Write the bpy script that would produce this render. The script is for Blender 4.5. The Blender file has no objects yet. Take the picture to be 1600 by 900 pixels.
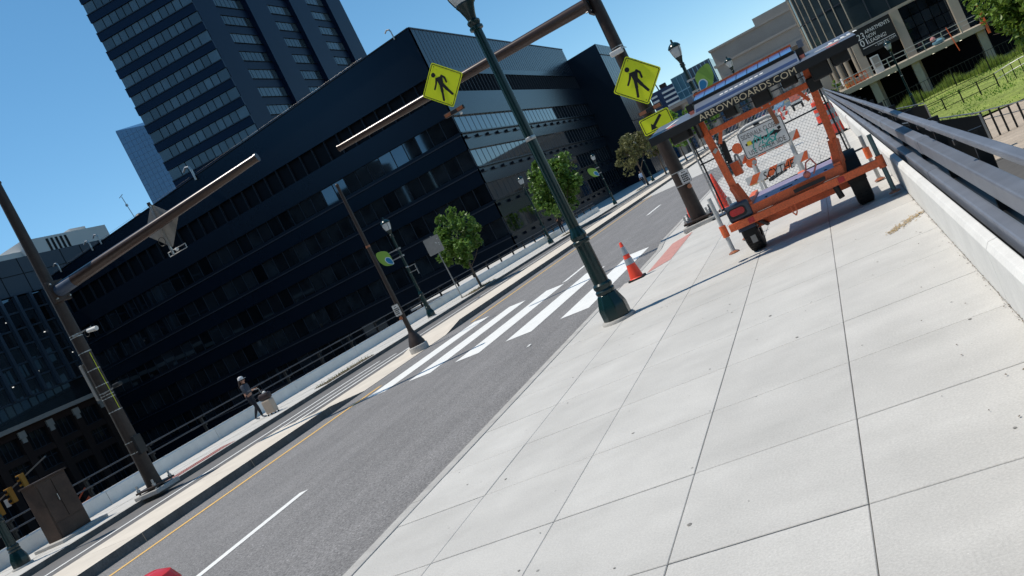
import bpy, math, random
import numpy as np
from mathutils import Matrix, Vector
random.seed(7)
SC = bpy.context.scene
COL = SC.collection
PI = math.pi

# ------------------------------------------------------------------ camera, sky, sun, exposure
def camera():
    roll, pitch, yaw = math.radians(-26.4232), math.radians(-3.26605), math.radians(-22.27882)
    fw = Vector((math.sin(yaw)*math.cos(pitch), math.cos(yaw)*math.cos(pitch), math.sin(pitch)))
    r0 = Vector((math.cos(yaw), -math.sin(yaw), 0)); u0 = r0.cross(fw)
    r = math.cos(roll)*r0 + math.sin(roll)*u0
    u = -math.sin(roll)*r0 + math.cos(roll)*u0
    cam = bpy.data.cameras.new('camera'); o = bpy.data.objects.new('camera', cam); COL.objects.link(o)
    m = Matrix((r, u, -fw)).transposed().to_4x4(); m.translation = (0, 0, 1.9)
    o.matrix_world = m
    cam.sensor_width = 36; cam.lens = 1362.468/1600*36; cam.clip_start = 0.05; cam.clip_end = 3000
    SC.camera = o
camera()
SUN_EL, SUN_AZ = math.radians(65), math.radians(188)      # direction to the sun: left of the road, a touch behind
TO_SUN = Vector((math.cos(SUN_EL)*math.cos(SUN_AZ), math.cos(SUN_EL)*math.sin(SUN_AZ), math.sin(SUN_EL)))
W = bpy.data.worlds.new('World'); SC.world = W; W.use_nodes = True
nt = W.node_tree
sky = nt.nodes.new('ShaderNodeTexSky'); sky.sky_type = 'NISHITA'; sky.sun_disc = False
sky.sun_elevation = SUN_EL; sky.sun_rotation = PI/2 - SUN_AZ
sky.air_density = 0.8; sky.dust_density = 0.05; sky.ozone_density = 1.5
bgn = nt.nodes['Background']; bgn.inputs['Strength'].default_value = 0.15
hs = nt.nodes.new('ShaderNodeHueSaturation'); hs.inputs['Hue'].default_value = .486; hs.inputs['Saturation'].default_value = 1.2; hs.inputs['Value'].default_value = 1.0
nt.links.new(sky.outputs[0], hs.inputs['Color']); nt.links.new(hs.outputs[0], bgn.inputs['Color'])
sl = bpy.data.lights.new('sun', 'SUN'); sl.energy = 4.3; sl.angle = math.radians(0.53); sl.color = (1.0, 0.93, 0.82)
so = bpy.data.objects.new('sun', sl); COL.objects.link(so)
so.rotation_euler = (-TO_SUN).to_track_quat('-Z', 'Y').to_euler(); so.location = (0, 0, 60)
SC.view_settings.view_transform = 'Standard'; SC.view_settings.look = 'None'
SC.view_settings.exposure = 0.0; SC.view_settings.gamma = 1.0; SC.view_settings.use_curve_mapping = False
SC.render.engine = 'CYCLES'

# ------------------------------------------------------------------ materials
def M(name, col, rough=0.7, metal=0.0, var=0.12, scale=6.0, bump=0.0, bscale=80.0, spec=0.5, ior=1.45, rnd=0.0, fine=0.0, fscale=150.0, emit=None, tint=None, streak=0.0, sdir=(2.2,.12,1)):
    m = bpy.data.materials.new(name); m.use_nodes = True
    t = m.node_tree; N = t.nodes; L = t.links
    b = N['Principled BSDF']
    b.inputs['Roughness'].default_value = rough; b.inputs['Metallic'].default_value = metal
    b.inputs['Specular IOR Level'].default_value = spec; b.inputs['IOR'].default_value = ior
    c = (*col, 1)
    geo = N.new('ShaderNodeNewGeometry')
    cur = None
    if var > 0:
        nz = N.new('ShaderNodeTexNoise'); nz.inputs['Scale'].default_value = scale; nz.inputs['Detail'].default_value = 6; nz.inputs['Roughness'].default_value = .62
        L.new(geo.outputs['Position'], nz.inputs['Vector'])
        mr = N.new('ShaderNodeMapRange'); mr.inputs[1].default_value = .25; mr.inputs[2].default_value = .75
        mr.inputs[3].default_value = 1-var; mr.inputs[4].default_value = 1+var
        L.new(nz.outputs['Fac'], mr.inputs[0]); cur = mr.outputs[0]
    if fine > 0:
        n2 = N.new('ShaderNodeTexNoise'); n2.inputs['Scale'].default_value = fscale; n2.inputs['Detail'].default_value = 3
        L.new(geo.outputs['Position'], n2.inputs['Vector'])
        m2 = N.new('ShaderNodeMapRange'); m2.inputs[1].default_value = .3; m2.inputs[2].default_value = .7
        m2.inputs[3].default_value = 1-fine; m2.inputs[4].default_value = 1+fine
        L.new(n2.outputs['Fac'], m2.inputs[0])
        if cur is None: cur = m2.outputs[0]
        else:
            mm = N.new('ShaderNodeMath'); mm.operation = 'MULTIPLY'; L.new(cur, mm.inputs[0]); L.new(m2.outputs[0], mm.inputs[1]); cur = mm.outputs[0]
    if streak > 0:
        mp = N.new('ShaderNodeMapping'); mp.inputs['Scale'].default_value = sdir; L.new(geo.outputs['Position'], mp.inputs[0])
        n4 = N.new('ShaderNodeTexNoise'); n4.inputs['Scale'].default_value = 1.0; n4.inputs['Detail'].default_value = 7; n4.inputs['Roughness'].default_value = .65; L.new(mp.outputs[0], n4.inputs['Vector'])
        m4 = N.new('ShaderNodeMapRange'); m4.inputs[1].default_value = .3; m4.inputs[2].default_value = .7; m4.inputs[3].default_value = 1-streak; m4.inputs[4].default_value = 1+streak; L.new(n4.outputs['Fac'], m4.inputs[0])
        mm = N.new('ShaderNodeMath'); mm.operation = 'MULTIPLY'; L.new(cur, mm.inputs[0]); L.new(m4.outputs[0], mm.inputs[1]); cur = mm.outputs[0]
    if tint: b.inputs['Specular Tint'].default_value = (*tint, 1)
    if rnd > 0:
        oi = N.new('ShaderNodeObjectInfo'); m3 = N.new('ShaderNodeMapRange'); m3.inputs[3].default_value = 1-rnd; m3.inputs[4].default_value = 1+rnd
        L.new(oi.outputs['Random'], m3.inputs[0])
        if cur is None: cur = m3.outputs[0]
        else:
            mm = N.new('ShaderNodeMath'); mm.operation = 'MULTIPLY'; L.new(cur, mm.inputs[0]); L.new(m3.outputs[0], mm.inputs[1]); cur = mm.outputs[0]
    if cur is not None:
        vm = N.new('ShaderNodeVectorMath'); vm.operation = 'SCALE'; vm.inputs[0].default_value = col
        L.new(cur, vm.inputs['Scale']); L.new(vm.outputs[0], b.inputs['Base Color'])
    else:
        b.inputs['Base Color'].default_value = c
    if bump > 0:
        nb = N.new('ShaderNodeTexNoise'); nb.inputs['Scale'].default_value = bscale; nb.inputs['Detail'].default_value = 4
        L.new(geo.outputs['Position'], nb.inputs['Vector'])
        bp = N.new('ShaderNodeBump'); bp.inputs['Strength'].default_value = bump; bp.inputs['Distance'].default_value = .01
        L.new(nb.outputs['Fac'], bp.inputs['Height']); L.new(bp.outputs[0], b.inputs['Normal'])
    if emit:
        b.inputs['Emission Color'].default_value = (*emit[:3], 1); b.inputs['Emission Strength'].default_value = emit[3]
    m['base'] = cur is not None
    return m

def spots(m, scale, thr, dark, seed=0.0):
    """gum spots and stains of their own shape, multiplied into the base colour"""
    t = m.node_tree; N = t.nodes; L = t.links; b = N['Principled BSDF']
    src = b.inputs['Base Color'].links[0].from_socket
    geo = N.new('ShaderNodeNewGeometry'); mp = N.new('ShaderNodeMapping'); mp.inputs['Location'].default_value = (seed, seed*1.7, 0)
    L.new(geo.outputs['Position'], mp.inputs[0])
    nz = N.new('ShaderNodeTexNoise'); nz.inputs['Scale'].default_value = 14; L.new(mp.outputs[0], nz.inputs['Vector'])
    ad = N.new('ShaderNodeVectorMath'); ad.operation = 'MULTIPLY_ADD'; ad.inputs[1].default_value = (.05, .05, .05)
    L.new(nz.outputs['Color'], ad.inputs[0]); L.new(mp.outputs[0], ad.inputs[2])
    vo = N.new('ShaderNodeTexVoronoi'); vo.inputs['Scale'].default_value = scale; vo.inputs['Randomness'].default_value = 1
    L.new(ad.outputs[0], vo.inputs['Vector'])
    # only some cells carry a spot
    sep = N.new('ShaderNodeSeparateColor'); L.new(vo.outputs['Color'], sep.inputs[0])
    th = N.new('ShaderNodeMath'); th.operation = 'MULTIPLY'; th.inputs[1].default_value = thr; L.new(sep.outputs[0], th.inputs[0])
    lt = N.new('ShaderNodeMath'); lt.operation = 'LESS_THAN'; L.new(vo.outputs['Distance'], lt.inputs[0]); L.new(th.outputs[0], lt.inputs[1])
    g = N.new('ShaderNodeMath'); g.operation = 'GREATER_THAN'; g.inputs[1].default_value = .45; L.new(sep.outputs[1], g.inputs[0])
    f = N.new('ShaderNodeMath'); f.operation = 'MULTIPLY'; L.new(lt.outputs[0], f.inputs[0]); L.new(g.outputs[0], f.inputs[1])
    mr = N.new('ShaderNodeMapRange'); mr.inputs[3].default_value = 1; mr.inputs[4].default_value = dark; L.new(f.outputs[0], mr.inputs[0])
    vm = N.new('ShaderNodeVectorMath'); vm.operation = 'SCALE'; L.new(src, vm.inputs[0]); L.new(mr.outputs[0], vm.inputs['Scale'])
    L.new(vm.outputs[0], b.inputs['Base Color'])

concrete = M('pavement concrete', (.495, .480, .451), .85, var=.11, scale=1.3, fine=.10, fscale=75, bump=.25, bscale=200, rnd=.045, streak=.035, sdir=(.7,2.6,1))
spots(concrete, 1.7, .05, .5); spots(concrete, 4, .05, .6, 5.3); spots(concrete, 13, .05, .66, 3.3); spots(concrete, 30, .10, 1.22, 8.1)
joint = M('joint dirt', (.18, .168, .145), .95, var=.3, scale=20)
concrete_far = M('far pavement concrete', (.50, .485, .455), .85, var=.09, scale=.8, fine=.05, fscale=30)
curb_m = M('kerb concrete', (.41, .395, .37), .85, var=.18, scale=4, fine=.15, fscale=70, bump=.3, bscale=120, rnd=.05)
cream = M('median concrete', (.62, .555, .47), .85, var=.10, scale=1.5, fine=.06, fscale=60, rnd=.03)
asphalt = M('asphalt', (.192, .185, .182), .82, var=.10, scale=.7, fine=.5, fscale=44, bump=.7, bscale=75, streak=.12)
spots(asphalt, 26, .30, 1.7, 2.0); spots(asphalt, 31, .28, .5, 7.0); spots(asphalt, .9, .04, .7, 4.4)
asphalt2 = M('bike lane asphalt', (.13, .125, .122), .85, var=.15, scale=1.2, fine=.25, fscale=60)
mark_w = M('white road paint', (.78, .775, .745), .6, var=.06, scale=3, fine=.07, fscale=60)
spots(mark_w, 18, .33, .80, 1.0); spots(mark_w, 60, .4, .72, 6.0)
mark_y = M('yellow road paint', (.75, .45, .12), .6, var=.1, scale=3, fine=.1, fscale=60)
parapet_m = M('white parapet concrete', (.66, .65, .62), .7, var=.10, scale=2.3, fine=.06, fscale=60, rnd=.04)
rail_m = M('weathered aluminium', (.17, .185, .22), .5, .3, var=.22, scale=1.4, fine=.06, fscale=70, rnd=.12)
steel_brown = M('weathering steel', (.034, .022, .017), .5, .15, var=.35, scale=9, fine=.2, fscale=60)
cab_m = M('rusty cabinet paint', (.050, .030, .021), .6, .05, var=.55, scale=1.6, fine=.15, fscale=30)
arm_brown = M('brown painted steel', (.050, .031, .024), .24, .1, var=.2, scale=6)
arm_blue = M('blue grey painted steel', (.05, .075, .12), .4, .1, var=.15, scale=6)
galv = M('galvanised steel', (.42, .42, .41), .4, .7, var=.2, scale=20)
green_p = M('dark green enamel', (.003, .020, .021), .24, 0, var=.2, scale=5, spec=.5)
glass_lamp = M('lantern glass', (.55, .57, .56), .25, 0, var=.1, scale=12)
sign_y = M('fluorescent yellow green sheeting', (.80, .88, .015), .45, 0, var=.03, scale=4)
black_p = M('black sheeting', (.008, .008, .009), .5, 0, var=.1)
sign_back = M('sign back aluminium', (.30, .29, .27), .5, .3, var=.12, scale=7)
white_p = M('white sheeting', (.62, .62, .60), .5, 0, var=.08, scale=9)
rust_o = M('amber lens', (.30, .11, .05), .3, 0, var=.2, scale=30)
orange_p = M('orange trailer paint', (.72, .135, .04), .48, 0, var=.28, scale=5, fine=.14, fscale=40)
spots(orange_p, 22, .20, .45, 3.0)
cone_o = M('cone orange', (.80, .065, .03), .5, 0, var=.06, scale=8)
reflect = M('reflective collar', (.36, .38, .40), .35, .2, var=.12, scale=25)
rubber = M('black rubber', (.012, .012, .012), .7, 0, var=.2, scale=20)
board_gray = M('message board grey', (.13, .15, .19), .45, .2, var=.15, scale=4)
board_navy = M('navy stripe', (.012, .022, .075), .45, 0, var=.1)
board_black = M('black housing', (.006, .007, .009), .5, 0, var=.2, scale=4)
tan_txt = M('tan lettering', (.58, .48, .32), .6, 0, var=.08)
white_txt = M('white lettering', (.72, .72, .70), .6, 0, var=.03)
solar_m = M('solar cells', (.05, .13, .33), .18, .1, var=.1, scale=5)
red_lens = M('red lens', (.45, .012, .015), .25, 0, var=.2, scale=40)
deck_m = M('trailer deck plate', (.30, .25, .36), .5, .2, var=.2, scale=4)
white_metal = M('grey white tube', (.46, .46, .45), .5, 0, var=.15, scale=10)
facade = M('dark anodised facade', (.0055, .0095, .017), .27, .0, var=.12, scale=.25, spec=.5, tint=(.5,.75,1.0), rnd=.06)
facade_t = M('tower dark panel', (.006, .0135, .034), .4, 0, var=.12, scale=.25, spec=.28, tint=(.5,.75,1.0))
facade_d = M('black louvre', (.0035, .0045, .007), .5, 0, var=.2, scale=.5, spec=.2)
mull = M('facade mullion', (.026, .034, .048), .4, .2, var=.1)
glassd = M('coated dark glass', (.013, .016, .019), .035, 0, var=.55, scale=.45, ior=2.1, rnd=.75, tint=(.60,.80,1.0))
glass_plain = M('plain dark glass', (.008, .010, .013), .05, 0, var=.0, ior=1.4, spec=.3)
curb_face = M('grimy shaded kerb face', (.13, .12, .11), .9, 0, var=.35, scale=3, fine=.2, fscale=30)  # dark tone holds real grime plus shade painted into the kerb face
glasst = M('tower coated glass', (.052, .076, .092), .06, 0, var=.3, scale=.35, ior=1.7, rnd=.45)
glassb = M('blue tower glass', (.05, .13, .26), .10, 0, var=.2, scale=.05, ior=1.9)  # blue lifted so the colour carries distance haze on the far tower
brickm = M('dark brick', (.026, .013, .010), .85, 0, var=.25, scale=1.2, fine=.2, fscale=8)
stone = M('limestone', (.30, .275, .245), .85, 0, var=.12, scale=.15, fine=.05, fscale=3)
stone_l = M('apartment concrete', (.36, .315, .25), .8, 0, var=.12, scale=.6)
pent_m = M('pale metal penthouse', (.60, .59, .56), .6, 0, var=.05, scale=.2)
finm = M('grey blue fin', (.042, .062, .088), .45, .2, var=.1, scale=.3)
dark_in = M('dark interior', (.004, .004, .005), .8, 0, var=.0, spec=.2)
iron = M('black iron', (.008, .009, .010), .5, 0, var=.2)
lawn_m = M('lawn', (.20, .25, .05), .9, 0, var=.45, scale=.5, fine=.35, fscale=6, bump=.4, bscale=9)
soil = M('soil and mulch', (.12, .09, .06), .95, 0, var=.4, scale=6, fine=.3, fscale=30)
low_ground = M('lower street paving', (.10, .095, .09), .9, 0, var=.3, scale=.1, fine=.1, fscale=2)
path_m = M('sandy brick path', (.42, .35, .28), .9, 0, var=.12, scale=.8, fine=.1, fscale=8, rnd=.1)
tact = M('red tactile paving', (.50, .255, .225), .85, 0, var=.12, scale=5, fine=.1, fscale=50)
bark = M('bark', (.13, .10, .075), .9, 0, var=.3, scale=14, bump=.5, bscale=40)
def leafmat(name, c, tr=.35):
    m = M(name, c, .38, 0, var=.5, scale=2.6, fine=.3, fscale=18)
    t = m.node_tree; b = t.nodes['Principled BSDF']; out = [n for n in t.nodes if n.type == 'OUTPUT_MATERIAL'][0]
    tl = t.nodes.new('ShaderNodeBsdfTranslucent'); mx = t.nodes.new('ShaderNodeMixShader'); mx.inputs[0].default_value = tr
    sc = b.inputs['Base Color'].links[0].from_socket
    t.links.new(sc, tl.inputs['Color']); t.links.new(b.outputs[0], mx.inputs[1]); t.links.new(tl.outputs[0], mx.inputs[2]); t.links.new(mx.outputs[0], out.inputs['Surface'])
    return m
leaf1 = leafmat('linden leaves', (.11, .205, .035))
leaf2 = leafmat('ash leaves with brown tips', (.15, .155, .06))
leaf3 = leafmat('bright leaves', (.14, .28, .03))
leaf4 = leafmat('maple leaves', (.16, .26, .04))
leaf5 = leafmat('tall grass blades', (.27,.35,.075), .45)
leaf_g = M('leaf emblem green', (.20, .36, .055), .5, 0, var=.05)
leaf_w = M('leaf emblem pale', (.52, .62, .66), .5, 0, var=.03)
leaf_b = M('leaf emblem blue', (.015, .17, .36), .5, 0, var=.05)
skin_m = M('skin', (.42, .22, .15), .6, 0, var=.05)
jean_m = M('dark leggings', (.010, .012, .020), .8, 0, var=.15)
jacket_m = M('blue grey jacket', (.045, .055, .075), .8, 0, var=.35, scale=25)
hair_m = M('brown hair', (.040, .020, .014), .5, 0, var=.3, scale=40)
cap_m = M('light grey cap', (.55, .55, .56), .7, 0, var=.05)
shoe_m = M('grey shoe', (.35, .35, .36), .7, 0, var=.2)
case_m = M('beige suitcase', (.46, .37, .29), .45, 0, var=.05)
bag_m = M('dark brown bag', (.030, .017, .017), .5, 0, var=.2)
red_m = M('red hydrant paint', (.60, .028, .03), .3, 0, var=.12, scale=6)
tealp = M('teal spray paint', (.05, .36, .32), .6, 0, var=.2, scale=30)
sticker_y = M('yellow sticker', (.70, .60, .05), .6, 0, var=.05)
pink_m = M('pale orange', (.72, .20, .14), .5, 0, var=.1)  # paler orange tone for small fittings, decals and caps
wood_m = M('raw timber', (.40, .29, .15), .8, 0, var=.2, scale=10)

# ------------------------------------------------------------------ mesh building
WL = {}            # world location of every parent
class MB:
    def __init__(s): s.v = []; s.f = []; s.mi = []; s.sm = []
    def add(s, vs, fs, mi=0, sm=False):
        o = len(s.v); s.v += [tuple(p) for p in vs]
        for f in fs: s.f.append([i+o for i in f]); s.mi.append(mi); s.sm.append(sm)
        return s
    def box(s, x0, x1, y0, y1, z0, z1, mi=0):
        return s.add([(x0,y0,z0),(x1,y0,z0),(x1,y1,z0),(x0,y1,z0),(x0,y0,z1),(x1,y0,z1),(x1,y1,z1),(x0,y1,z1)],
                     [(0,3,2,1),(4,5,6,7),(0,1,5,4),(1,2,6,5),(2,3,7,6),(3,0,4,7)], mi)
    def bar(s, a, b, w, h, mi=0, up=(0,0,1)):
        a = Vector(a); b = Vector(b); d = (b-a).normalized(); up = Vector(up)
        if abs(d.dot(up)) > .98: up = Vector((0,1,0))
        x = d.cross(up).normalized(); y = x.cross(d)
        vs = []
        for p in (a, b):
            for sx, sy in ((-1,-1),(1,-1),(1,1),(-1,1)): vs.append(p + x*(sx*w/2) + y*(sy*h/2))
        return s.add(vs, [(3,2,1,0),(4,5,6,7),(0,1,5,4),(1,2,6,5),(2,3,7,6),(3,0,4,7)], mi)
    def tube(s, a, b, r0, r1=None, n=12, mi=0, caps=True):
        if r1 is None: r1 = r0
        a = Vector(a); b = Vector(b); d = (b-a).normalized(); up = Vector((0,0,1)) if abs(d.z) < .95 else Vector((1,0,0))
        x = d.cross(up).normalized(); y = d.cross(x)
        vs = []
        for p, r in ((a, r0), (b, r1)):
            for i in range(n):
                t = 2*PI*i/n; vs.append(p + x*(r*math.cos(t)) + y*(r*math.sin(t)))
        s.add(vs, [(i, n+i, n+(i+1)%n, (i+1)%n) for i in range(n)], mi, True)
        if caps:
            o = len(s.v) - 2*n
            s.f.append([o+i for i in range(n)]); s.mi.append(mi); s.sm.append(False)
            s.f.append([o+n+i for i in reversed(range(n))]); s.mi.append(mi); s.sm.append(False)
        return s
    def path(s, pts, r, n=8, mi=0):
        for a, b in zip(pts[:-1], pts[1:]): s.tube(a, b, r, r, n, mi)
        return s
    def lathe(s, prof, o=(0,0,0), n=20, mi=0, ang=0.0):
        vs = []
        for r, z in prof:
            for i in range(n):
                t = 2*PI*i/n + ang; vs.append((o[0]+r*math.cos(t), o[1]+r*math.sin(t), o[2]+z))
        fs = []
        for k in range(len(prof)-1):
            for i in range(n):
                j = (i+1) % n; fs.append((k*n+i, k*n+j, (k+1)*n+j, (k+1)*n+i))
        s.add(vs, fs, mi, True); q = len(s.v) - len(vs)
        s.f.append([q+i for i in reversed(range(n))]); s.mi.append(mi); s.sm.append(False)
        q += (len(prof)-1)*n
        s.f.append([q+i for i in range(n)]); s.mi.append(mi); s.sm.append(False)
        return s
    def prism(s, poly, o, ux, uy, t, mi=0):
        """polygon (2d) in the plane o + a*ux + b*uy, thickness t along ux x uy"""
        o = Vector(o); ux = Vector(ux); uy = Vector(uy); nn = ux.cross(uy).normalized()
        ar = sum(poly[i][0]*poly[(i+1)%len(poly)][1]-poly[(i+1)%len(poly)][0]*poly[i][1] for i in range(len(poly)))
        if ar < 0: poly = poly[::-1]
        n = len(poly)
        vs = [o+ux*a+uy*b for a, b in poly] + [o+ux*a+uy*b+nn*t for a, b in poly]
        fs = [tuple(reversed(range(n))), tuple(range(n, 2*n))] + [(i, (i+1)%n, n+(i+1)%n, n+i) for i in range(n)]
        return s.add(vs, fs, mi)
    def ball(s, c, r, n=10, mi=0, sc=(1,1,1)):
        m = n//2; vs = []; fs = []
        for k in range(m+1):
            th = PI*k/m
            for i in range(n):
                p = 2*PI*i/n; vs.append((c[0]+r*sc[0]*math.sin(th)*math.cos(p), c[1]+r*sc[1]*math.sin(th)*math.sin(p), c[2]+r*sc[2]*math.cos(th)))
        for k in range(m):
            for i in range(n):
                j = (i+1)%n; fs.append((k*n+i, (k+1)*n+i, (k+1)*n+j, k*n+j))
        return s.add(vs, fs, mi, True)
    def build(s, name, mats, parent=None, bevel=0, loc=None, **tagkw):
        if not isinstance(mats, (list, tuple)): mats = [mats]
        w = WL[parent.name] if parent else Vector((0,0,0))
        if loc is not None and parent is None: w = Vector(loc)
        me = bpy.data.meshes.new(name); me.from_pydata([(p[0]-w.x, p[1]-w.y, p[2]-w.z) for p in s.v], [], s.f)
        me.polygons.foreach_set('material_index', s.mi); me.polygons.foreach_set('use_smooth', s.sm)
        for m in mats: me.materials.append(m)
        me.update()
        if any(s.sm): me.set_sharp_from_angle(angle=math.radians(38))
        o = bpy.data.objects.new(name, me); COL.objects.link(o)
        if parent: o.parent = parent; WL[o.name] = w
        else: o.location = w; WL[o.name] = w
        if bevel:
            b = o.modifiers.new('bevel', 'BEVEL'); b.width = bevel; b.segments = 2; b.limit_method = 'ANGLE'; b.angle_limit = math.radians(40)
        tag(o, **tagkw)
        return o
def tag(o, label=None, cat=None, group=None, kind=None):
    if label: o['label'] = label
    if cat: o['category'] = cat
    if group: o['group'] = group
    if kind: o['kind'] = kind
    return o
def thing(name, label, cat, loc=(0,0,0), group=None):
    o = bpy.data.objects.new(name, None); o.empty_display_size = .1; COL.objects.link(o); o.location = loc
    WL[o.name] = Vector(loc); return tag(o, label, cat, group)
def copy_tree(o, parent=None):
    c = o.copy(); COL.objects.link(c)
    if parent: c.parent = parent
    for ch in list(o.children): copy_tree(ch, c)
    return c
def dup(root, loc, label, rotz=0, scale=1, group=None):
    c = copy_tree(root); c.location = loc; c.rotation_euler = (0, 0, rotz); c.scale = (scale,)*3; c['label'] = label
    WL[c.name] = Vector(loc)
    if group: c['group'] = group
    return c
def text(name, s, mat, parent, origin, ux, uy, width=None, height=None, center=False, t=.004, shear=0):
    """lettering as thin solid letters: origin is the lower left of the line, ux/uy unit axes"""
    cu = bpy.data.curves.new('lettering', 'FONT'); cu.body = s; cu.size = 1; cu.extrude = 0; cu.resolution_u = 3; cu.shear = shear
    to = bpy.data.objects.new('lettering', cu); COL.objects.link(to)
    dg = bpy.context.evaluated_depsgraph_get(); me = bpy.data.meshes.new_from_object(to.evaluated_get(dg))
    bpy.data.objects.remove(to); bpy.data.curves.remove(cu)
    xs = [v.co.x for v in me.vertices]; ys = [v.co.y for v in me.vertices]
    x0, x1, y0, y1 = min(xs), max(xs), min(ys), max(ys)
    sx = width/(x1-x0) if width else height/(y1-y0); sy = height/(y1-y0) if height else sx
    ux = Vector(ux); uy = Vector(uy); nn = ux.cross(uy); o = Vector(origin) - WL[parent.name]
    for v in me.vertices:
        v.co = o + ux*((v.co.x-x0)*sx) + uy*((v.co.y-y0)*sy) + nn*t
    me.materials.clear(); me.materials.append(mat); me.update()
    ob = bpy.data.objects.new(name, me); COL.objects.link(ob); ob.parent = parent; WL[ob.name] = WL[parent.name]
    return ob
EX, EY, EZ = Vector((1,0,0)), Vector((0,1,0)), Vector((0,0,1))
def rrect(w, h, r, n=4):
    p = []
    for cx, cy, a in ((w/2-r, h/2-r, 0), (-w/2+r, h/2-r, 90), (-w/2+r, -h/2+r, 180), (w/2-r, -h/2+r, 270)):
        for i in range(n+1):
            t = math.radians(a+90*i/n); p.append((cx+r*math.cos(t), cy+r*math.sin(t)))
    return p
def rot2(p, a):
    c, s = math.cos(a), math.sin(a); return [(x*c-y*s, x*s+y*c) for x, y in p]
# ------------------------------------------------------------------ ground and bridge deck
MB().add([(-900,-500,-9),(900,-500,-9),(900,1500,-9),(-900,1500,-9)], [(0,1,2,3)]).build('ground', low_ground, kind='structure')
b = MB().box(-22.6, 1.05, -45, 240, -1.3, -.16)
b.box(-33.6, -22.6, 62, 240, -1.3, -.16).box(1.05, 40, 118, 240, -1.3, -.16)
b.build('bridge_deck', curb_m, kind='structure')
RZ = -.13
road = MB().add([(-13.15,-45,RZ),(-4.8,-45,RZ),(-4.8,222,RZ),(-13.15,222,RZ)], [(0,1,2,3)]).build('road', asphalt, kind='structure')
# lighter concrete carriageway beyond the bridge joint
MB().add([(-13.1,60.5,RZ+.004),(-4.85,54.0,RZ+.004),(-4.85,222,RZ+.004),(-13.1,222,RZ+.004)], [(0,1,2,3)]).build('concrete_carriageway', concrete_far, kind='structure')
for i in range(5):
    x0 = -12.0 + 1.45*i + (0.02 if i else 0); ya = 17.75 - .27*i; yb = 25.05 - .32*i; w = .72
    MB().add([(x0,ya,RZ+.005),(x0+w,ya-.18,RZ+.005),(x0+w,yb-.22,RZ+.005),(x0,yb+.1,RZ+.005)], [(0,1,2,3)]).build('crosswalk_stripe', mark_w, road)
for y0, y1 in ((-6.5,-3.2), (6.9, 10.15), (24.7, 28.4), (39.2, 42.8), (50.5, 53.6)):
    MB().add([(-8.60,y0,RZ+.005),(-8.44,y0,RZ+.005),(-8.44,y1,RZ+.005),(-8.60,y1,RZ+.005)], [(0,1,2,3)]).build('lane_dash', mark_w, road)
for y0, y1 in ((-40, 19.1), (25.6, 60.6)):
    MB().add([(-12.36,y0,RZ+.005),(-12.24,y0,RZ+.005),(-12.24,y1,RZ+.005),(-12.36,y1,RZ+.005)], [(0,1,2,3)]).build('edge_line', mark_y, road)
# litter scrap on the asphalt
MB().prism([(-.05,-.02),(.03,-.05),(.06,.02),(.0,.06)], (-6.28,14.8,RZ+.012), (1,.1,.1), (0,1,.2), .004).build('paper_scrap', white_p, label='crumpled white paper scrap lying on the asphalt before the crosswalk', cat='litter', loc=(-6.28,14.8,RZ))

# ------------------------------------------------------------------ near sidewalk: kerb stones, slabs, ramp
kerb = MB().box(-4.82,-4.66,-45,-44.9,-.16,-.001).build('kerb', curb_m, kind='structure')
def kerbz(y):                        # dropped at the ramp
    if y < 16.4 or y > 22.2: return 0
    if y < 17.3: return -.10*(y-16.4)/.9
    if y > 21.2: return -.10*(22.2-y)/1.0
    return -.10
ys = [0.6+3.2*k for k in range(0, 5)] + [16.4, 17.3, 21.2, 22.2] + [25.2+3.2*k for k in range(0, 12)]
for a, c in zip(ys[:-1], ys[1:]):
    za, zc = kerbz(a+.001), kerbz(c-.001); a2, c2 = a+.004, c-.004
    m = MB().add([(-4.83,a2,-.158),(-4.665,a2,-.158),(-4.665,c2,-.158),(-4.83,c2,-.158),(-4.81,a2,za),(-4.665,a2,za),(-4.665,c2,zc),(-4.81,c2,zc)],
                 [(0,3,2,1),(4,5,6,7),(0,1,5,4),(1,2,6,5),(2,3,7,6),(3,0,4,7)])
    m.build('kerb_stone', curb_m, kerb, bevel=.012)
MB().box(-4.82,-4.665,60.4,222,-.158,0).build('kerb_run', curb_m, kerb)
side = MB().box(-4.66,.56,-45,222,-.155,-.115).build('sidewalk', joint, kind='structure')
cols = [-4.646, -3.70, -2.65, -1.60, -.548, .535]
rows = [1.85+1.14*k for k in range(0, 40)]
slab_cache = {}
def slab(x0, x1, y0, y1, gap):
    key = (round(x1-x0,3), gap)
    if key not in slab_cache:
        w = x1-x0-.005; d = 1.14-gap; c = .004
        vs = []
        for (ww, dd, z) in ((w, d, -.112), (w, d, -c), (w-2*c, d-2*c, 0)):
            vs += [(-ww/2,-dd/2,z),(ww/2,-dd/2,z),(ww/2,dd/2,z),(-ww/2,dd/2,z)]
        fs = [(8,9,10,11)]
        for k in (0, 4): fs += [(k+i, k+(i+1)%4, k+4+(i+1)%4, k+4+i) for i in range(4)]
        me = bpy.data.meshes.new('slab'); me.from_pydata(vs, [], fs); me.materials.append(concrete); slab_cache[key] = me
    o = bpy.data.objects.new('slab', slab_cache[key]); COL.objects.link(o); o.parent = side
    o.location = ((x0+x1)/2, (y0+y1)/2, random.uniform(-.0015,.0015)); return o
for ri, y in enumerate(rows):
    for ci in range(5):
        if ci == 0 and 16.5 < y+.57 < 22.0: continue
        slab(cols[ci], cols[ci+1], y, y+1.14, .010 if ri % 2 else .013)
MB().box(-4.646,.535,-45,1.84,-.112,0).build('slab_run', concrete, side)
MB().box(-4.646,.535,47.46,222,-.112,-.0015).build('slab_run', concrete_far, side)
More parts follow.
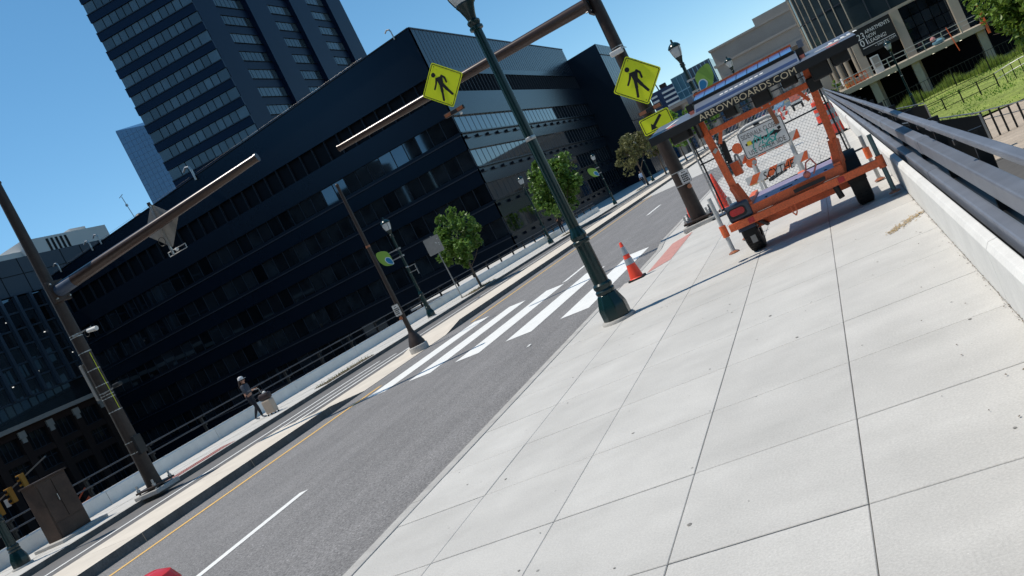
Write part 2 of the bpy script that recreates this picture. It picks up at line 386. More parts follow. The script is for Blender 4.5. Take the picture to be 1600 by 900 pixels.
# kerb ramp with flared sides and tactile pad
r0, r1 = rows[13]+.002, rows[18]-.004    # 16.67 .. 22.37
def rz(x, y): return kerbz(y)*min(1, max(0, (-3.70-x)/.90))
vs = []; fs = []
yy = [r0, 16.7, 17.3, 18.5, 19.8, 21.2, 22.2, r1]; xx = [-4.652, -4.25, -3.70]
for y in yy:
    for x in xx: vs.append((x, y, rz(x, y)-.001))
for j in range(len(yy)-1):
    for i in range(2): k = j*3+i; fs.append((k, k+1, k+4, k+3))
MB().add(vs, fs).build('ramp_slab', concrete, side)
pad = MB()
pad.add([(-4.30,17.35,rz(-4.30,18)+.004),(-3.74,17.35,rz(-3.74,18)+.004),(-3.74,20.9,rz(-3.74,20)+.004),(-4.30,20.9,rz(-4.30,20)+.004)], [(0,1,2,3)])
for i in range(9):
    for j in range(58):
        x = -4.27+.0625*i; y = 17.39+.0605*j; z = rz(x, 19)+.004
        pad.add([(x-.014,y-.014,z),(x+.014,y-.014,z),(x+.014,y+.014,z),(x-.014,y+.014,z),(x,y,z+.008)], [(0,1,4),(1,2,4),(2,3,4),(3,0,4)])
pad.build('tactile_pad', tact, side)
# dirt and leaves gathered in the corner by the parapet, brown leaf smear
dm = MB()
for k in range(420):
    y = random.uniform(3.2, 14) ; x = .535-abs(random.gauss(0,.014)) if k % 12 else .50-abs(random.gauss(0,.2)); r = random.uniform(.003,.008)
    a = random.uniform(0,6.28); z = .004+random.uniform(0,.006)
    dm.add([(x+r*math.cos(a+t), y+r*1.4*math.sin(a+t), z+random.uniform(0,.006)) for t in (0,1.9,3.3,4.8)], [(0,1,2,3)])
dm.build('leaf_litter', soil, kind='stuff', label='thin line of dirt and dry leaf bits along the parapet foot', cat='litter')
dm = MB()
for k in range(300):
    t = random.random(); x = .08+.42*t+random.gauss(0,.03); y = 10.55+.45*t+random.gauss(0,.10*(1-abs(t-.5))); r = random.uniform(.006,.016); a = random.uniform(0,6.28)
    dm.add([(x+r*math.cos(a+q), y+r*math.sin(a+q), .004+random.uniform(0,.008)) for q in (0,1.9,3.3,4.8)], [(0,1,2,3)])
dm.build('seed_litter', wood_m, kind='stuff', label='brown smear of fallen seeds on the sidewalk near the parapet', cat='litter')

gm = MB()
for k in range(60):
    x = random.uniform(-4.5,.45); y = 2.6+11*random.random()**1.3; r = random.uniform(.006,.017)*(1 if k % 3 else .6); el_ = random.uniform(.6,1.2); n_ = 9; a0 = random.uniform(0,6)
    ring = [(x+r*math.cos(a0+2*PI*q/n_)*random.uniform(.75,1.15), y+r*el_*math.sin(a0+2*PI*q/n_)*random.uniform(.75,1.15), .0032) for q in range(n_)]
    gm.add(ring+[(x,y,.0055)], [(q,(q+1)%n_,n_) for q in range(n_)])
gm.build('gum_spots', M('old gum', (.20,.19,.175), .9, 0, var=.3, scale=9), kind='stuff', label='small dark trodden gum spots on the near sidewalk', cat='gum')
# ------------------------------------------------------------------ median, bike lane, far sidewalk
MB().box(-18.4,-14.9,-45,222,-.16,RZ).build('bike_lane', asphalt2, kind='structure')
bl = bpy.data.objects['bike_lane']
for x, w, y0, y1 in ((-16.95,.14,-45,27), (-15.55,.16,17.5,30), (-16.2,.12,19.5,27), (-16.95,.12,30,120)):
    MB().add([(x-w/2,y0,RZ+.004),(x+w/2,y0,RZ+.004),(x+w/2,y1,RZ+.004),(x-w/2,y1,RZ+.004)], [(0,1,2,3)]).build('lane_line', mark_w, bl)
med = MB().box(-14.9,-13.16,-45,222,-.16,-.145).build('median', joint, kind='structure')
def mz(y):
    if y <= 17.9 or y >= 26.6: return .05
    if y < 19.6: return .05-.17*(y-17.9)/1.7
    if y > 25.2: return -.12+.17*(y-25.2)/1.4
    return -.12
my = [1.5+3.28*k for k in range(0,5)] + [17.9, 18.5, 19.1, 19.6, 22.4, 25.2, 25.9, 26.6] + [29.6+3.28*k for k in range(0,24)]
for a, c in zip(my[:-1], my[1:]):
    za, zc = mz(a), mz(c); g_ = .006 if (c-a) > 1 else 0
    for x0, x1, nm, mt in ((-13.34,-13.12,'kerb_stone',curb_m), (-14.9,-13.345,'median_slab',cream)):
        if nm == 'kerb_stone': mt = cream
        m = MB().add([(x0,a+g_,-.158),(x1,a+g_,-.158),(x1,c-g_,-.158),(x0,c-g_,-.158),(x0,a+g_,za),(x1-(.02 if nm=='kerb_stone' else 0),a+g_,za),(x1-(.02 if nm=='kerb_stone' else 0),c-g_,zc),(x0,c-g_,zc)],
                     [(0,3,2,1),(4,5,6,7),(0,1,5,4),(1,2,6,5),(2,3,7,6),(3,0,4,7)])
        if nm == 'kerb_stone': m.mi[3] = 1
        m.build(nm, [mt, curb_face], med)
MB().box(-14.9,-13.12,-45,1.49,-.158,.05).box(-14.9,-13.12,my[-1]+.01,222,-.158,.05).build('median_run', cream, med)
fs_ = MB().box(-22.0,-18.42,-45,222,-.158,0).build('far_sidewalk', concrete_far, kind='structure')
MB().box(-33.6,-22.05,61,222,-.158,-.004).build('plaza', concrete_far, kind='structure')
for k in range(26):
    y = -8+3.2*k
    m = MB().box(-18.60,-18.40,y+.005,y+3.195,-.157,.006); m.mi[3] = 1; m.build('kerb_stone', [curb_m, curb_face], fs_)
jl = MB()
for x in (-20.1,): jl.box(x-.006,x+.006,-10,90,.0,.003)
for k in range(60): jl.box(-21.8,-18.62,-9+1.55*k,-8.992+1.55*k,.0,.003)
jl.build('slab_joint', joint, fs_, kind='stuff')
pt = MB().add([(-19.25,17.2,.004),(-18.66,17.2,.004),(-18.66,20.6,.004),(-19.25,20.6,.004)], [(0,1,2,3)])
for i in range(8):
    for j in range(46): pt.box(-19.22+.072*i,-19.19+.072*i,17.23+.073*j,17.26+.073*j,.004,.012)
pt.build('tactile_pad', tact, fs_)
# planting pits with sparse weeds on the far sidewalk
def pit(x0, x1, y0, y1, label):
    t = thing('planting_pit', label, 'planting bed', ((x0+x1)/2,(y0+y1)/2,0), 'planting pits on the far sidewalk')
    MB().box(x0,x1,y0,y1,.0,.02).build('soil', soil, t)
    m = MB()
    for k in range(260):
        x = random.uniform(x0,x1); y = random.uniform(y0,y1); h = random.uniform(.02,.09)*(1 if random.random()<.9 else 2); a = random.uniform(0,6.28); w = .025
        m.add([(x,y,.018),(x+w*math.cos(a),y+w*math.sin(a),.018),(x+.04*math.cos(a+1),y+.04*math.sin(a+1),.02+h)], [(0,1,2)])
    m.build('weeds', leaf2, t, kind='stuff')
pit(-19.3,-18.68,26.0,29.6,'sparse weedy planting pit before the brown median pole')
pit(-19.6,-18.7,41.0,44.2,'grassy planting pit round the small round tree')
pit(-19.6,-18.7,60.5,63.5,'planting pit behind the tall street lamp')
pit(-19.3,-18.7,88.5,92,'planting pit round the brown tipped tree')

# ------------------------------------------------------------------ parapets with three rails
def parapet(label, X, sgn, y0, y1, ycut, seg, off, rmat=None):
    """X: foot of the wall on the traffic side; sgn: +1 outwards to +X"""
    t = thing('bridge_parapet', label, 'parapet', (X, y0, 0), 'bridge parapets')
    def px(d): return X + sgn*d
    prof = [(0,-.15),(0,0),(.012,.40),(.040,.445),(.100,.452),(.107,.44),(.107,-1.3),(0,-1.3)]
    y = off
    edges = [y0]
    while y < y1: edges.append(y); y += seg
    edges.append(y1)
    for a, c in zip(edges[:-1], edges[1:]):
        if c-a < .05: continue
        m = MB(); n = len(prof)
        pts = [(px(d), a+.008, z) for d, z in prof] + [(px(d), c-.008, z) for d, z in prof]
        f = [tuple(range(n)), tuple(reversed(range(n,2*n)))] + [(i, n+i, n+(i+1)%n, (i+1)%n) for i in range(n)]
        if sgn < 0: f = [tuple(reversed(q)) for q in f]
        m.add(pts, f); m.build('wall_panel', parapet_m, t, bevel=.006 if a < 40 else 0)
    for i, (d0, d1, z0, z1, st) in enumerate(((.145,.255,.475,.50,1.3), (.235,.37,.60,.76,2.1), (.265,.350,.972,1.03,.4))):
        if i == 0: z0 = .36; d0 = .148; d1 = .258
        if rmat and i == 0: continue
        if rmat: z0 = z1-.045; d1 = d0+.05
        y = y0; yy = []
        L = 5.8
        y = y0 + st
        yy = [y0] + [y0+st+L*k for k in range(int((y1-y0-st)/L)+1)] + [y1]
        for a, c in zip(yy[:-1], yy[1:]):
            if c-a < .1: continue
            xa, xb = sorted((px(d0), px(d1)))
            r = MB().box(xa, xb, a+.006, c-.006, z0, z1).build('rail', rmat or rail_m, t, bevel=.018)
            if a > y0+.1:
                MB().box(xa-.006, xb+.006, a-.20, a+.20, z0-.006, z1+.006).build('sleeve', rmat or rail_m, r, bevel=.018)
    k = 0; y = y0+1.1
    while y < y1:
        m = MB().bar((px(.40),y,.30),(px(.43),y,1.0), .10, .06)
        m.box(min(px(.25),px(.44)), max(px(.25),px(.44)), y-.04, y+.04, .94, .985).box(min(px(.3),px(.44)), max(px(.3),px(.44)), y-.04, y+.04, .64, .70)
        m.build('rail_post', iron, t); y += 2.6
        if y > ycut: break
    # deck fascia outside the wall
    xa, xb = sorted((px(.235), px(.5)))
    MB().box(xa, xb, y0, y1, -1.3, .30).build('fascia', iron, t)
    return t
parapet('white concrete parapet with three grey rails beside the near sidewalk', .535, 1, -14, 116, 60, 4.05, 2.35)
parapet('shaded white parapet with thin rails along the far sidewalk', -21.8, -1, -14, 82, 82, 5.0, 3.4, M('dark painted rail', (.05,.055,.065), .5, .2, var=.2))
# ------------------------------------------------------------------ street lamps
def lamp_parts(t, x, y, z0=0):
    o = (x, y, z0)
    MB().lathe([(.27,0),(.27,.03),(.255,.05)], o, 24).build('footing', curb_m, t)
    MB().lathe([(.228,.05),(.228,.23),(.215,.28),(.165,.42),(.155,.45)], o, 8, ang=PI/8).build('base', green_p, t, bevel=.012)
    MB().lathe([(.14,.45),(.152,.47),(.155,.50),(.135,.53),(.15,.56),(.15,.60),(.125,.63)], o, 24).build('collar', green_p, t)
    MB().lathe([(.122,.63),(.112,1.27)], o, 24).build('pedestal', green_p, t)
    MB().lathe([(.115,1.27),(.135,1.29),(.137,1.33),(.115,1.35),(.128,1.39),(.128,1.42),(.10,1.49),(.085,1.55)], o, 24).build('collar', green_p, t)
    s = MB().lathe([(.083,1.55),(.068,4.80)], o, 20).build('shaft', green_p, t)
    MB().lathe([(.076,3.0),(.082,3.01),(.082,3.05),(.076,3.06)], o, 20).build('band', galv, s)
    MB().lathe([(.068,4.80),(.105,4.82),(.105,4.86),(.08,4.88),(.10,4.92),(.10,4.95),(.07,4.98),(.085,5.05),(.12,5.16),(.15,5.22),(.145,5.24)], o, 20).build('lantern_cup', green_p, t)
    g = MB().lathe([(.15,5.24),(.19,5.36),(.225,5.52),(.235,5.64)], o, 16).build('lantern_glass', glass_lamp, t)
    for k in range(4):
        a = PI/4+PI/2*k; c, s_ = math.cos(a), math.sin(a)
        pts = [(x+c*r, y+s_*r, z0+z) for r, z in ((.165,5.22),(.215,5.34),(.25,5.52),(.262,5.66))]
        MB().path(pts, .009, 6).build('rib', green_p, g)
    cp = MB().lathe([(.255,5.63),(.265,5.66),(.255,5.69),(.20,5.77),(.12,5.83),(.075,5.85)], o, 20).build('lantern_cap', green_p, t)
    MB().lathe([(.05,5.85),(.05,5.88),(.035,5.90),(.045,5.93),(.03,5.98),(.0,6.0)], o, 12).build('finial', green_p, cp)
LG = 'green street lamps'
lamp0 = thing('street_lamp', 'large dark green street lamp nearest the camera beside the orange cone', 'lamp', (-3.82,12.6,0), LG)
lamp_parts(lamp0, -3.82, 12.6)
dup(lamp0, (-3.95,36.0,0), 'green street lamp carrying the leaf emblem behind the trailer', scale=.99, group=LG)
dup(lamp0, (-3.85,59.4,0), 'small green street lamp just above the solar panel', scale=.985, group=LG)
dup(lamp0, (-19.4,36.8,0), 'green street lamp with leaf emblem behind the brown median pole', scale=.875, group=LG)
dup(lamp0, (-19.1,56.6,0), 'plain green street lamp left of the clipped oval tree', scale=.865, group=LG)
dup(lamp0, (-19.0,77.4,0), 'green street lamp with leaf emblem right of the clipped oval tree', scale=.85, group=LG)
dup(lamp0, (-19.75,13.75,0), 'green street lamp base at the lower left corner', scale=.9, group=LG)
dup(lamp0, (-18.9,97.5,0), 'distant green street lamp beside the pedestrian in the blue shirt', scale=.85, group=LG)
dup(lamp0, (5.75,70,-3.35), 'green street lamp standing below the bridge by the lawn', scale=.95, group=LG)

def leaf_emblem(label, Y, leaf, drop, x_pole, group='leaf emblems on lamps'):
    cx = sum(p[0] for p in leaf)/len(leaf); cz = sum(p[1] for p in leaf)/len(leaf)
    t = thing('leaf_emblem', label, 'emblem', (cx, Y, cz), group)
    def sm(poly, k=2):
        for _ in range(k):
            q = []
            n = len(poly)
            for i in range(n):
                a, c = poly[i], poly[(i+1)%n]
                q += [(.78*a[0]+.22*c[0], .78*a[1]+.22*c[1]), (.22*a[0]+.78*c[0], .22*a[1]+.78*c[1])]
            poly = q
        return poly
    leaf_s, drop_s = sm(leaf), sm(drop)
    dcx = sum(p[0] for p in drop)/len(drop); dcz = sum(p[1] for p in drop)/len(drop)
    big = [(dcx+(p[0]-dcx)*1.28, dcz+(p[1]-dcz)*1.22) for p in drop_s]
    O = (0, Y, 0)
    MB().prism(leaf_s, (0,Y,0), EX, EZ, .02).build('leaf_panel', leaf_g, t)
    MB().prism(big, (0,Y-.021,0), EX, EZ, .006).build('pale_outline', leaf_w, t)
    MB().prism(drop_s, (0,Y-.028,0), EX, EZ, .006).build('blue_drop', leaf_b, t)
    for z in (max(p[1] for p in leaf)-.3, min(p[1] for p in leaf)+.22):
        xe = cx
        MB().bar((x_pole,Y+.01,z),(xe,Y+.01,z),.03,.05).box(x_pole-.11,x_pole+.11,Y-.01,Y+.12,z-.04,z+.04).build('bracket', galv, t)
leaf_emblem('green leaf emblem with blue drop right of the lamp behind the trailer', 35.9,
    [(-3.02,4.46),(-3.00,4.13),(-3.05,3.86),(-3.17,3.65),(-3.36,3.48),(-3.54,3.46),(-3.73,3.52),(-3.73,3.82),(-3.74,4.14),(-3.61,4.28),(-3.40,4.40)],
    [(-3.70,3.54),(-3.70,3.76),(-3.65,3.90),(-3.55,3.95),(-3.44,3.91),(-3.38,3.77),(-3.48,3.63),(-3.61,3.55)], -3.95)
leaf_emblem('green leaf emblem with blue drop on the lamp behind the median pole', 36.75,
    [(-20.60,3.90),(-20.2,3.86),(-19.95,3.70),(-19.90,3.43),(-19.90,3.00),(-20.38,3.12),(-20.60,3.46)],
    [(-19.93,3.06),(-20.17,3.20),(-20.24,3.40),(-20.13,3.48),(-19.98,3.40),(-19.93,3.24)], -19.4)
leaf_emblem('small green leaf emblem on the lamp right of the oval tree', 77.3,
    [(-19.98,4.00),(-19.5,3.92),(-19.22,3.70),(-19.15,3.42),(-19.15,2.95),(-19.65,3.05),(-19.95,3.46)],
    [(-19.18,2.99),(-19.45,3.18),(-19.52,3.40),(-19.40,3.50),(-19.24,3.42),(-19.18,3.24)], -19.0)
# small galvanised brackets left over on two lamps
for x, y, z in ((-18.98,36.75,2.62),):
    MB().bar((x-.45,y,z),(x+.05,y,z),.03,.03).bar((x-.45,y,z-.28),(x+.05,y,z-.28),.03,.03).bar((x+.02,y,z),(x+.02,y,z-.5),.03,.03).build('bracket_arm', galv, label='bare grey bracket arm on the far street lamp shaft', cat='bracket', loc=(x,y,z))

# ------------------------------------------------------------------ mast arms
def mast(label, x, y, H, rb, rt, arm, bands):
    t = thing('mast_arm_pole', label, 'pole', (x,y,0), 'brown mast arm poles')
    MB().box(x-.42,x+.42,y-.42,y+.42,-.02,.10).build('footing', curb_m, t, bevel=.02)
    MB().box(x-.36,x+.36,y-.36,y+.36,.14,.19).build('base_plate', steel_brown, t, bevel=.008)
    for sx in (-1,1):
        for sy in (-1,1):
            MB().tube((x+sx*.29,y+sy*.29,.10),(x+sx*.29,y+sy*.29,.36),.028,n=8).lathe([(.05,.19),(.05,.25)],(x+sx*.29,y+sy*.29,0),6).build('anchor_bolt', galv, t)
    p = MB().lathe([(rb*1.12,.19),(rb*1.03,.5),(rb,.9),(rt,H)], (x,y,0), 12).build('pole', steel_brown, t)
    MB().lathe([(rt+.02,H),(rt+.02,H+.04),(.02,H+.09)], (x,y,0), 12).build('cap', steel_brown, p)
    for z in bands:
        r = rb+(rt-rb)*z/H+.006
        MB().lathe([(r,z-.011),(r,z+.011)], (x,y,0), 16).build('steel_band', galv, p)
    (ax0,ax1,az0,az1,ay1,ra,rb2) = arm
    A = Vector((ax0,y,az0)); B = Vector((ax1,ay1,az1)); s = -1 if ax1 < ax0 else 1
    st = A.lerp(B, .09)
    ac = MB().tube(st, B, ra, rb2, 20).build('mast_arm', arm_brown, t)
    MB().tube(A, st, ra*1.04, ra*1.02, 20).build('arm_stub', arm_blue if label.startswith('left') else arm_brown, t)
    MB().tube(B-(B-A).normalized()*.02, B+(B-A).normalized()*.03, rb2*1.12, rb2*1.12, 16).build('end_cap', arm_brown, ac)
    fl = MB().box(min(x+s*.15,x+s*.22),max(x+s*.15,x+s*.22),y-.26,y+.26,az0-.28,az0+.28)
    fl.build('flange', steel_brown, t, bevel=.01)
    for dy in (-.2,.2):
        for dz in (-.2,.2): MB().tube((x+s*.13,y+dy,az0+dz),(x+s*.28,y+dy,az0+dz),.022,n=6).build('flange_bolt', galv, t)
    return t
mastR = mast('tall brown mast pole with arm over the crosswalk by the trailer', -3.6, 21.75, 8.7, .178, .130, (-3.75,-11.68,6.06,6.14,21.75,.155,.09), (4.72,4.80,1.42,1.08))
mastL = mast('left brown mast pole with arm, standing on the far sidewalk', -18.2, 16.75, 8.75, .185, .125, (-18.05,-11.72,5.68,6.19,17.9,.165,.10), (4.44,4.50,4.0,3.51,3.07,2.86,2.78,2.70,2.33,1.44,1.14))

# ------------------------------------------------------------------ signs
def capsule(a, c, r, n=6):
    a = Vector((*a,0)); c = Vector((*c,0)); d = (c-a).normalized(); ang = math.atan2(d.y, d.x); p = []
    for i in range(n+1): t = ang-PI/2+PI*i/n; p.append((c.x+r*math.cos(t), c.y+r*math.sin(t)))
    for i in range(n+1): t = ang+PI/2+PI*i/n; p.append((a.x+r*math.cos(t), a.y+r*math.sin(t)))
    return p
def pedestrian_sign(label, x, y, z):
    s = .915; k = s*.7071
    t = thing('pedestrian_crossing_sign', label, 'sign', (x,y,z), 'yellow green pedestrian signs')
    MB().prism(rot2(rrect(s,s,.055), PI/4), (x,y+.004,z), EX, EZ, .004).build('panel', sign_y, t)
    o = rot2(rrect(s-.05,s-.05,.045), PI/4); i_ = rot2(rrect(s-.085,s-.085,.035), PI/4)
    n = len(o); m = MB()
    vs = [(x+a,y-.004,z+c) for a, c in o]+[(x+a,y-.004,z+c) for a, c in i_]
    m.add(vs, [(q,(q+1)%n,n+(q+1)%n,n+q) for q in range(n)]); m.build('border', black_p, t)
    limbs = [([(-.13,.37),(.17,.33),(.06,.02),(-.12,.06)],None), ((.13,.34),(.22,.22),.042), ((.22,.22),(.21,.03),.04), ((-.12,.33),(-.22,.16),.042), ((-.22,.16),(-.37,.0),.036),
             ((.0,.08),(.10,-.22),.062), ((.10,-.22),(.22,-.50),.05), ((-.04,.08),(-.12,-.22),.062), ((-.12,-.22),(-.22,-.55),.048)]
    m = MB(); d = 0
    for L in limbs:
        poly = L[0] if L[1] is None else capsule(*L)
        m.prism([(a*k,c*k) for a, c in poly], (x,y-.0045-d*.0004,z), EX, EZ, .001); d += 1
    m.prism([(k*(-.17+.092*math.cos(q*PI/8)), k*(.52+.092*math.sin(q*PI/8))) for q in range(16)], (x,y-.0045,z), EX, EZ, .001)
    m.build('walking_figure', black_p, t)
    for a, c in ((0,.80),(0,-.80)):
        MB().prism([(a*k+.012*math.cos(q*PI/4), c*k+.012*math.sin(q*PI/4)) for q in range(8)], (x,y-.005,z), EX, EZ, .002).build('bolt', black_p, t)
    MB().bar((x,y+.04,z-.5),(x,y+.04,z+.5),.05,.03).build('stiffener', galv, t)
    return t
pedestrian_sign('yellow green pedestrian crossing sign on the pole behind the trailer', -3.46, 21.42, 3.835)
pedestrian_sign('yellow green pedestrian crossing sign hanging on the mast arm', -8.02, 21.50, 6.13)
def beacon(label, x, y, z):
    t = thing('flashing_beacon', label, 'beacon', (x,y,z), 'amber beacon bars')
    MB().box(x-.30,x+.30,y-.05,y+.05,z-.055,z+.055).build('housing', board_black, t, bevel=.01)
    for dx in (-.19,.19): MB().box(x+dx-.09,x+dx+.09,y-.058,y-.049,z-.04,z+.04).build('amber_lens', rust_o, t)
    MB().tube((x,y+.03,z),(x,y+.22,z),.02,n=8).build('bracket', galv, t)
    return t
beacon('amber beacon bar between the two yellow signs on the pole', -3.48, 21.42, 3.07)
bt = beacon('amber beacon bar under the yellow sign on the mast arm', -8.05, 21.5, 5.38)
MB().ball((-7.9,21.5,5.27),.045,8).build('sensor', white_p, bt)
t = thing('arrow_plaque', 'yellow green plaque with diagonal black arrow under the beacon', 'sign', (-3.47,21.4,2.74))
MB().prism(rrect(.77,.41,.04), (-3.47,21.404,2.74), EX, EZ, .004).build('panel', sign_y, t)
o = rrect(.72,.36,.035); i_ = rrect(.685,.325,.03); n = len(o)
MB().add([(-3.47+a,21.396,2.74+c) for a, c in o]+[(-3.47+a,21.396,2.74+c) for a, c in i_], [(q,(q+1)%n,n+(q+1)%n,n+q) for q in range(n)]).build('border', black_p, t)
ar = rot2([(-.235,0),(-.10,.095),(-.10,.034),(.20,.034),(.20,-.034),(-.10,-.034),(-.10,-.095)], math.radians(36))
MB().prism(ar, (-3.47,21.3955,2.74), EX, EZ, .001).build('arrow', black_p, t)
# sign seen from the back on the left mast arm
def bp(x, z, y=17.62): return (x-.44, y, z+.12)
t = thing('diamond_sign', 'grey back of a diamond sign mounted on the left mast arm', 'sign', bp(-14.46,5.8))
cx0 = bp(-14.46,5.80)
MB().prism(rot2(rrect(.84,.84,.03), PI/4), cx0, EX, EZ, .005).build('panel', sign_back, t)
MB().bar(bp(-14.46,6.42,17.56),bp(-14.50,5.02,17.56),.05,.04).build('stiffener', galv, t)
MB().tube(bp(-14.46,6.36,17.56),bp(-14.46,6.44,17.56),.045,n=10).build('cap', arm_brown, t)
MB().path([bp(-14.62+.11*math.cos(a),5.44+.11*math.sin(a),17.54) for a in [q*PI/8 for q in range(17)]], .008, 5).build('cable_loop', iron, t)
t = thing('beacon_bracket', 'small bare beacon frame below the grey diamond sign', 'beacon', bp(-14.4,5.08))
MB().path([bp(-14.68,5.14),bp(-14.08,5.14),bp(-14.08,5.03),bp(-14.68,5.03),bp(-14.68,5.14)], .012, 6).build('frame', galv, t)
MB().ball(bp(-14.34,5.10,17.56),.05,8).build('sensor', white_p, t)
# regulatory notices on poles
def notice(label, x, y, z, w, h):
    t = thing('notice_sign', label, 'sign', (x,y,z), 'white push button notices')
    MB().prism(rrect(w,h,.025), (x,y+.003,z), EX, EZ, .006).build('panel', white_p, t)
    o = rrect(w-.02,h-.02,.02); i_ = rrect(w-.034,h-.034,.016); n = len(o)
    MB().add([(x+a,y-.0045,z+c) for a, c in o]+[(x+a,y-.0045,z+c) for a, c in i_], [(q,(q+1)%n,n+(q+1)%n,n+q) for q in range(n)]).build('border', black_p, t)
    m = MB()
    for j in range(4):
        zz = z+h*(.14-.15*j); xx = x-w*.34
        for q in range(4):
            L = random.uniform(.10,.17)*w; m.box(xx,xx+L,y-.006,y-.0035,zz-.018,zz+.018); xx += L+.035*w
    m.prism([(-.24*w,0),(-.10*w,.055*h),(-.10*w,.025*h),(.20*w,.025*h),(.20*w,-.025*h),(-.10*w,-.025*h),(-.10*w,-.055*h)], (x,y-.004,z+h*.33), EX, EZ, .002)
    m.build('lettering', black_p, t)
    MB().tube((x,y-.02,z-h/2-.09),(x,y+.03,z-h/2-.09),.055,n=14).build('push_button', rust_o, t)
    return t
notice('white notice sign with push button on the pole behind the trailer', -3.44, 21.54, 1.25, .26, .34)
notice('white notice sign with push button on the median pole', -13.44, 23.60, 1.33, .23, .37)
# camera box on right pole, camera and sensor arm on left pole
t = thing('sensor_box', 'small white sensor box strapped to the pole above the sign', 'sensor', (-3.6,21.5,4.68))
MB().box(-3.77,-3.45,21.36,21.50,4.60,4.72).build('body', white_p, t, bevel=.02); MB().bar((-3.52,21.5,4.80),(-3.36,21.5,4.66),.02,.02).build('bracket', galv, t)
t = thing('traffic_camera', 'small camera on a short bracket of the left mast pole', 'camera', (-17.6,16.6,4.45))
MB().bar((-18.15,16.6,4.47),(-17.45,16.6,4.47),.03,.03).build('arm', galv, t)
MB().tube((-17.5,16.5,4.40),(-17.2,16.5,4.36),.05,.06,12).build('body', white_p, t)
MB().path([(-17.62+.08*math.cos(a),16.55,4.36+.08*math.sin(a)) for a in [q*PI/6 for q in range(13)]], .008, 5).build('cable_loop', iron, t)
t = thing('motion_sensor', 'small dark sensor on the left mast pole below the camera', 'sensor', (-17.8,16.6,2.86))
MB().bar((-18.15,16.6,2.84),(-17.55,16.6,2.88),.03,.03).build('arm', galv, t); MB().box(-17.68,-17.45,16.52,16.66,2.84,2.94).build('body', board_black, t, bevel=.02)
MB().path([(-18.02,16.72,3.95),(-18.02,16.72,3.4),(-18.01,16.72,2.9),(-18.005,16.72,2.35)], .0065, 6).build('warning_tape', sign_y, loc=(-17.95,16.6,2.3), label='thin yellow strip hanging along the left mast pole', cat='tape')
MB().box(-18.46,-18.37,16.6,16.9,2.75,3.75).build('cable_box', sign_back, loc=(-18.45,16.75,2.75), label='narrow grey cabinet strapped to the left mast pole', cat='cabinet', bevel=.01)
MB().box(-18.03,-17.94,16.60,16.85,1.05,1.55).build('control_box', board_black, loc=(-17.95,16.7,1.05), label='small black control box low on the left mast pole', cat='cabinet', bevel=.01)

# slender median pole on its concrete plinth
x, y = -13.42, 23.75
t = thing('median_pole', 'slender brown pole on a bell base in the median', 'pole', (x,y,-.12))
MB().lathe([(.31,-.12),(.31,.06),(.29,.08)], (x,y,0), 20).build('plinth', curb_m, t)
MB().lathe([(.27,.08),(.26,.16),(.19,.34),(.115,.50),(.085,.58),(.09,.62)], (x,y,0), 12).build('bell_base', steel_brown, t)
p = MB().lathe([(.078,.60),(.050,5.55)], (x,y,0), 12).build('pole', steel_brown, t)
MB().ball((x,y,5.58),.062,12).build('cap', steel_brown, p)
MB().lathe([(.07,3.45),(.07,3.52)], (x,y,0), 12).build('coupler', rust_o, p)

# post with sign seen from behind near the round tree
t = thing('sign_post', 'grey back of a square sign on a thin post by the round tree', 'sign', (-19.5,40.8,0))
MB().bar((-19.45,40.8,0),(-19.52,40.8,3.6),.05,.04).build('post', galv, t)
MB().prism(rrect(.92,.90,.05), (-19.55,40.76,3.1), EX, EZ, .006).build('panel', sign_back, t)
m = MB()
for k in range(7): m.prism([(.04*math.cos(q*PI/3),.02*math.sin(q*PI/3)) for q in range(6)], (-19.35+random.uniform(-.08,.2),40.752,3.2+random.uniform(-.2,.15)), EX, EZ, .002)
m.build('sticker', white_p, t)
# ------------------------------------------------------------------ message board trailer
T = thing('message_board_trailer', 'orange message board trailer parked on the sidewalk with its board folded flat', 'trailer', (-.78,13.6,0))
yc = 13.15
MB().box(-1.84,.41,yc-.05,yc+.05,.455,.565).build('rear_crossbar', orange_p, T, bevel=.006)
MB().box(-1.50,-.08,yc+.05,yc+.056,.57,.70).box(-1.50,-.08,yc+.056,yc+.12,.566,.60).build('rear_sill', orange_p, T)
d = MB().box(-1.48,-.10,yc+.06,14.75,.662,.70).build('deck', deck_m, T)
MB().box(-1.50,-1.40,yc+.07,14.8,.701,.745).box(-.18,-.08,yc+.07,14.8,.701,.745).build('deck_edge', orange_p, T)
for x, y in ((-1.2,13.4),(-.75,13.9),(-.30,13.35)): MB().lathe([(.022,.70),(.022,.712)], (x,y,0), 8).build('bolt', rubber, d)
MB().box(-.98,-.80,13.40,13.52,.701,.712).build('blue_tag', board_navy, d)
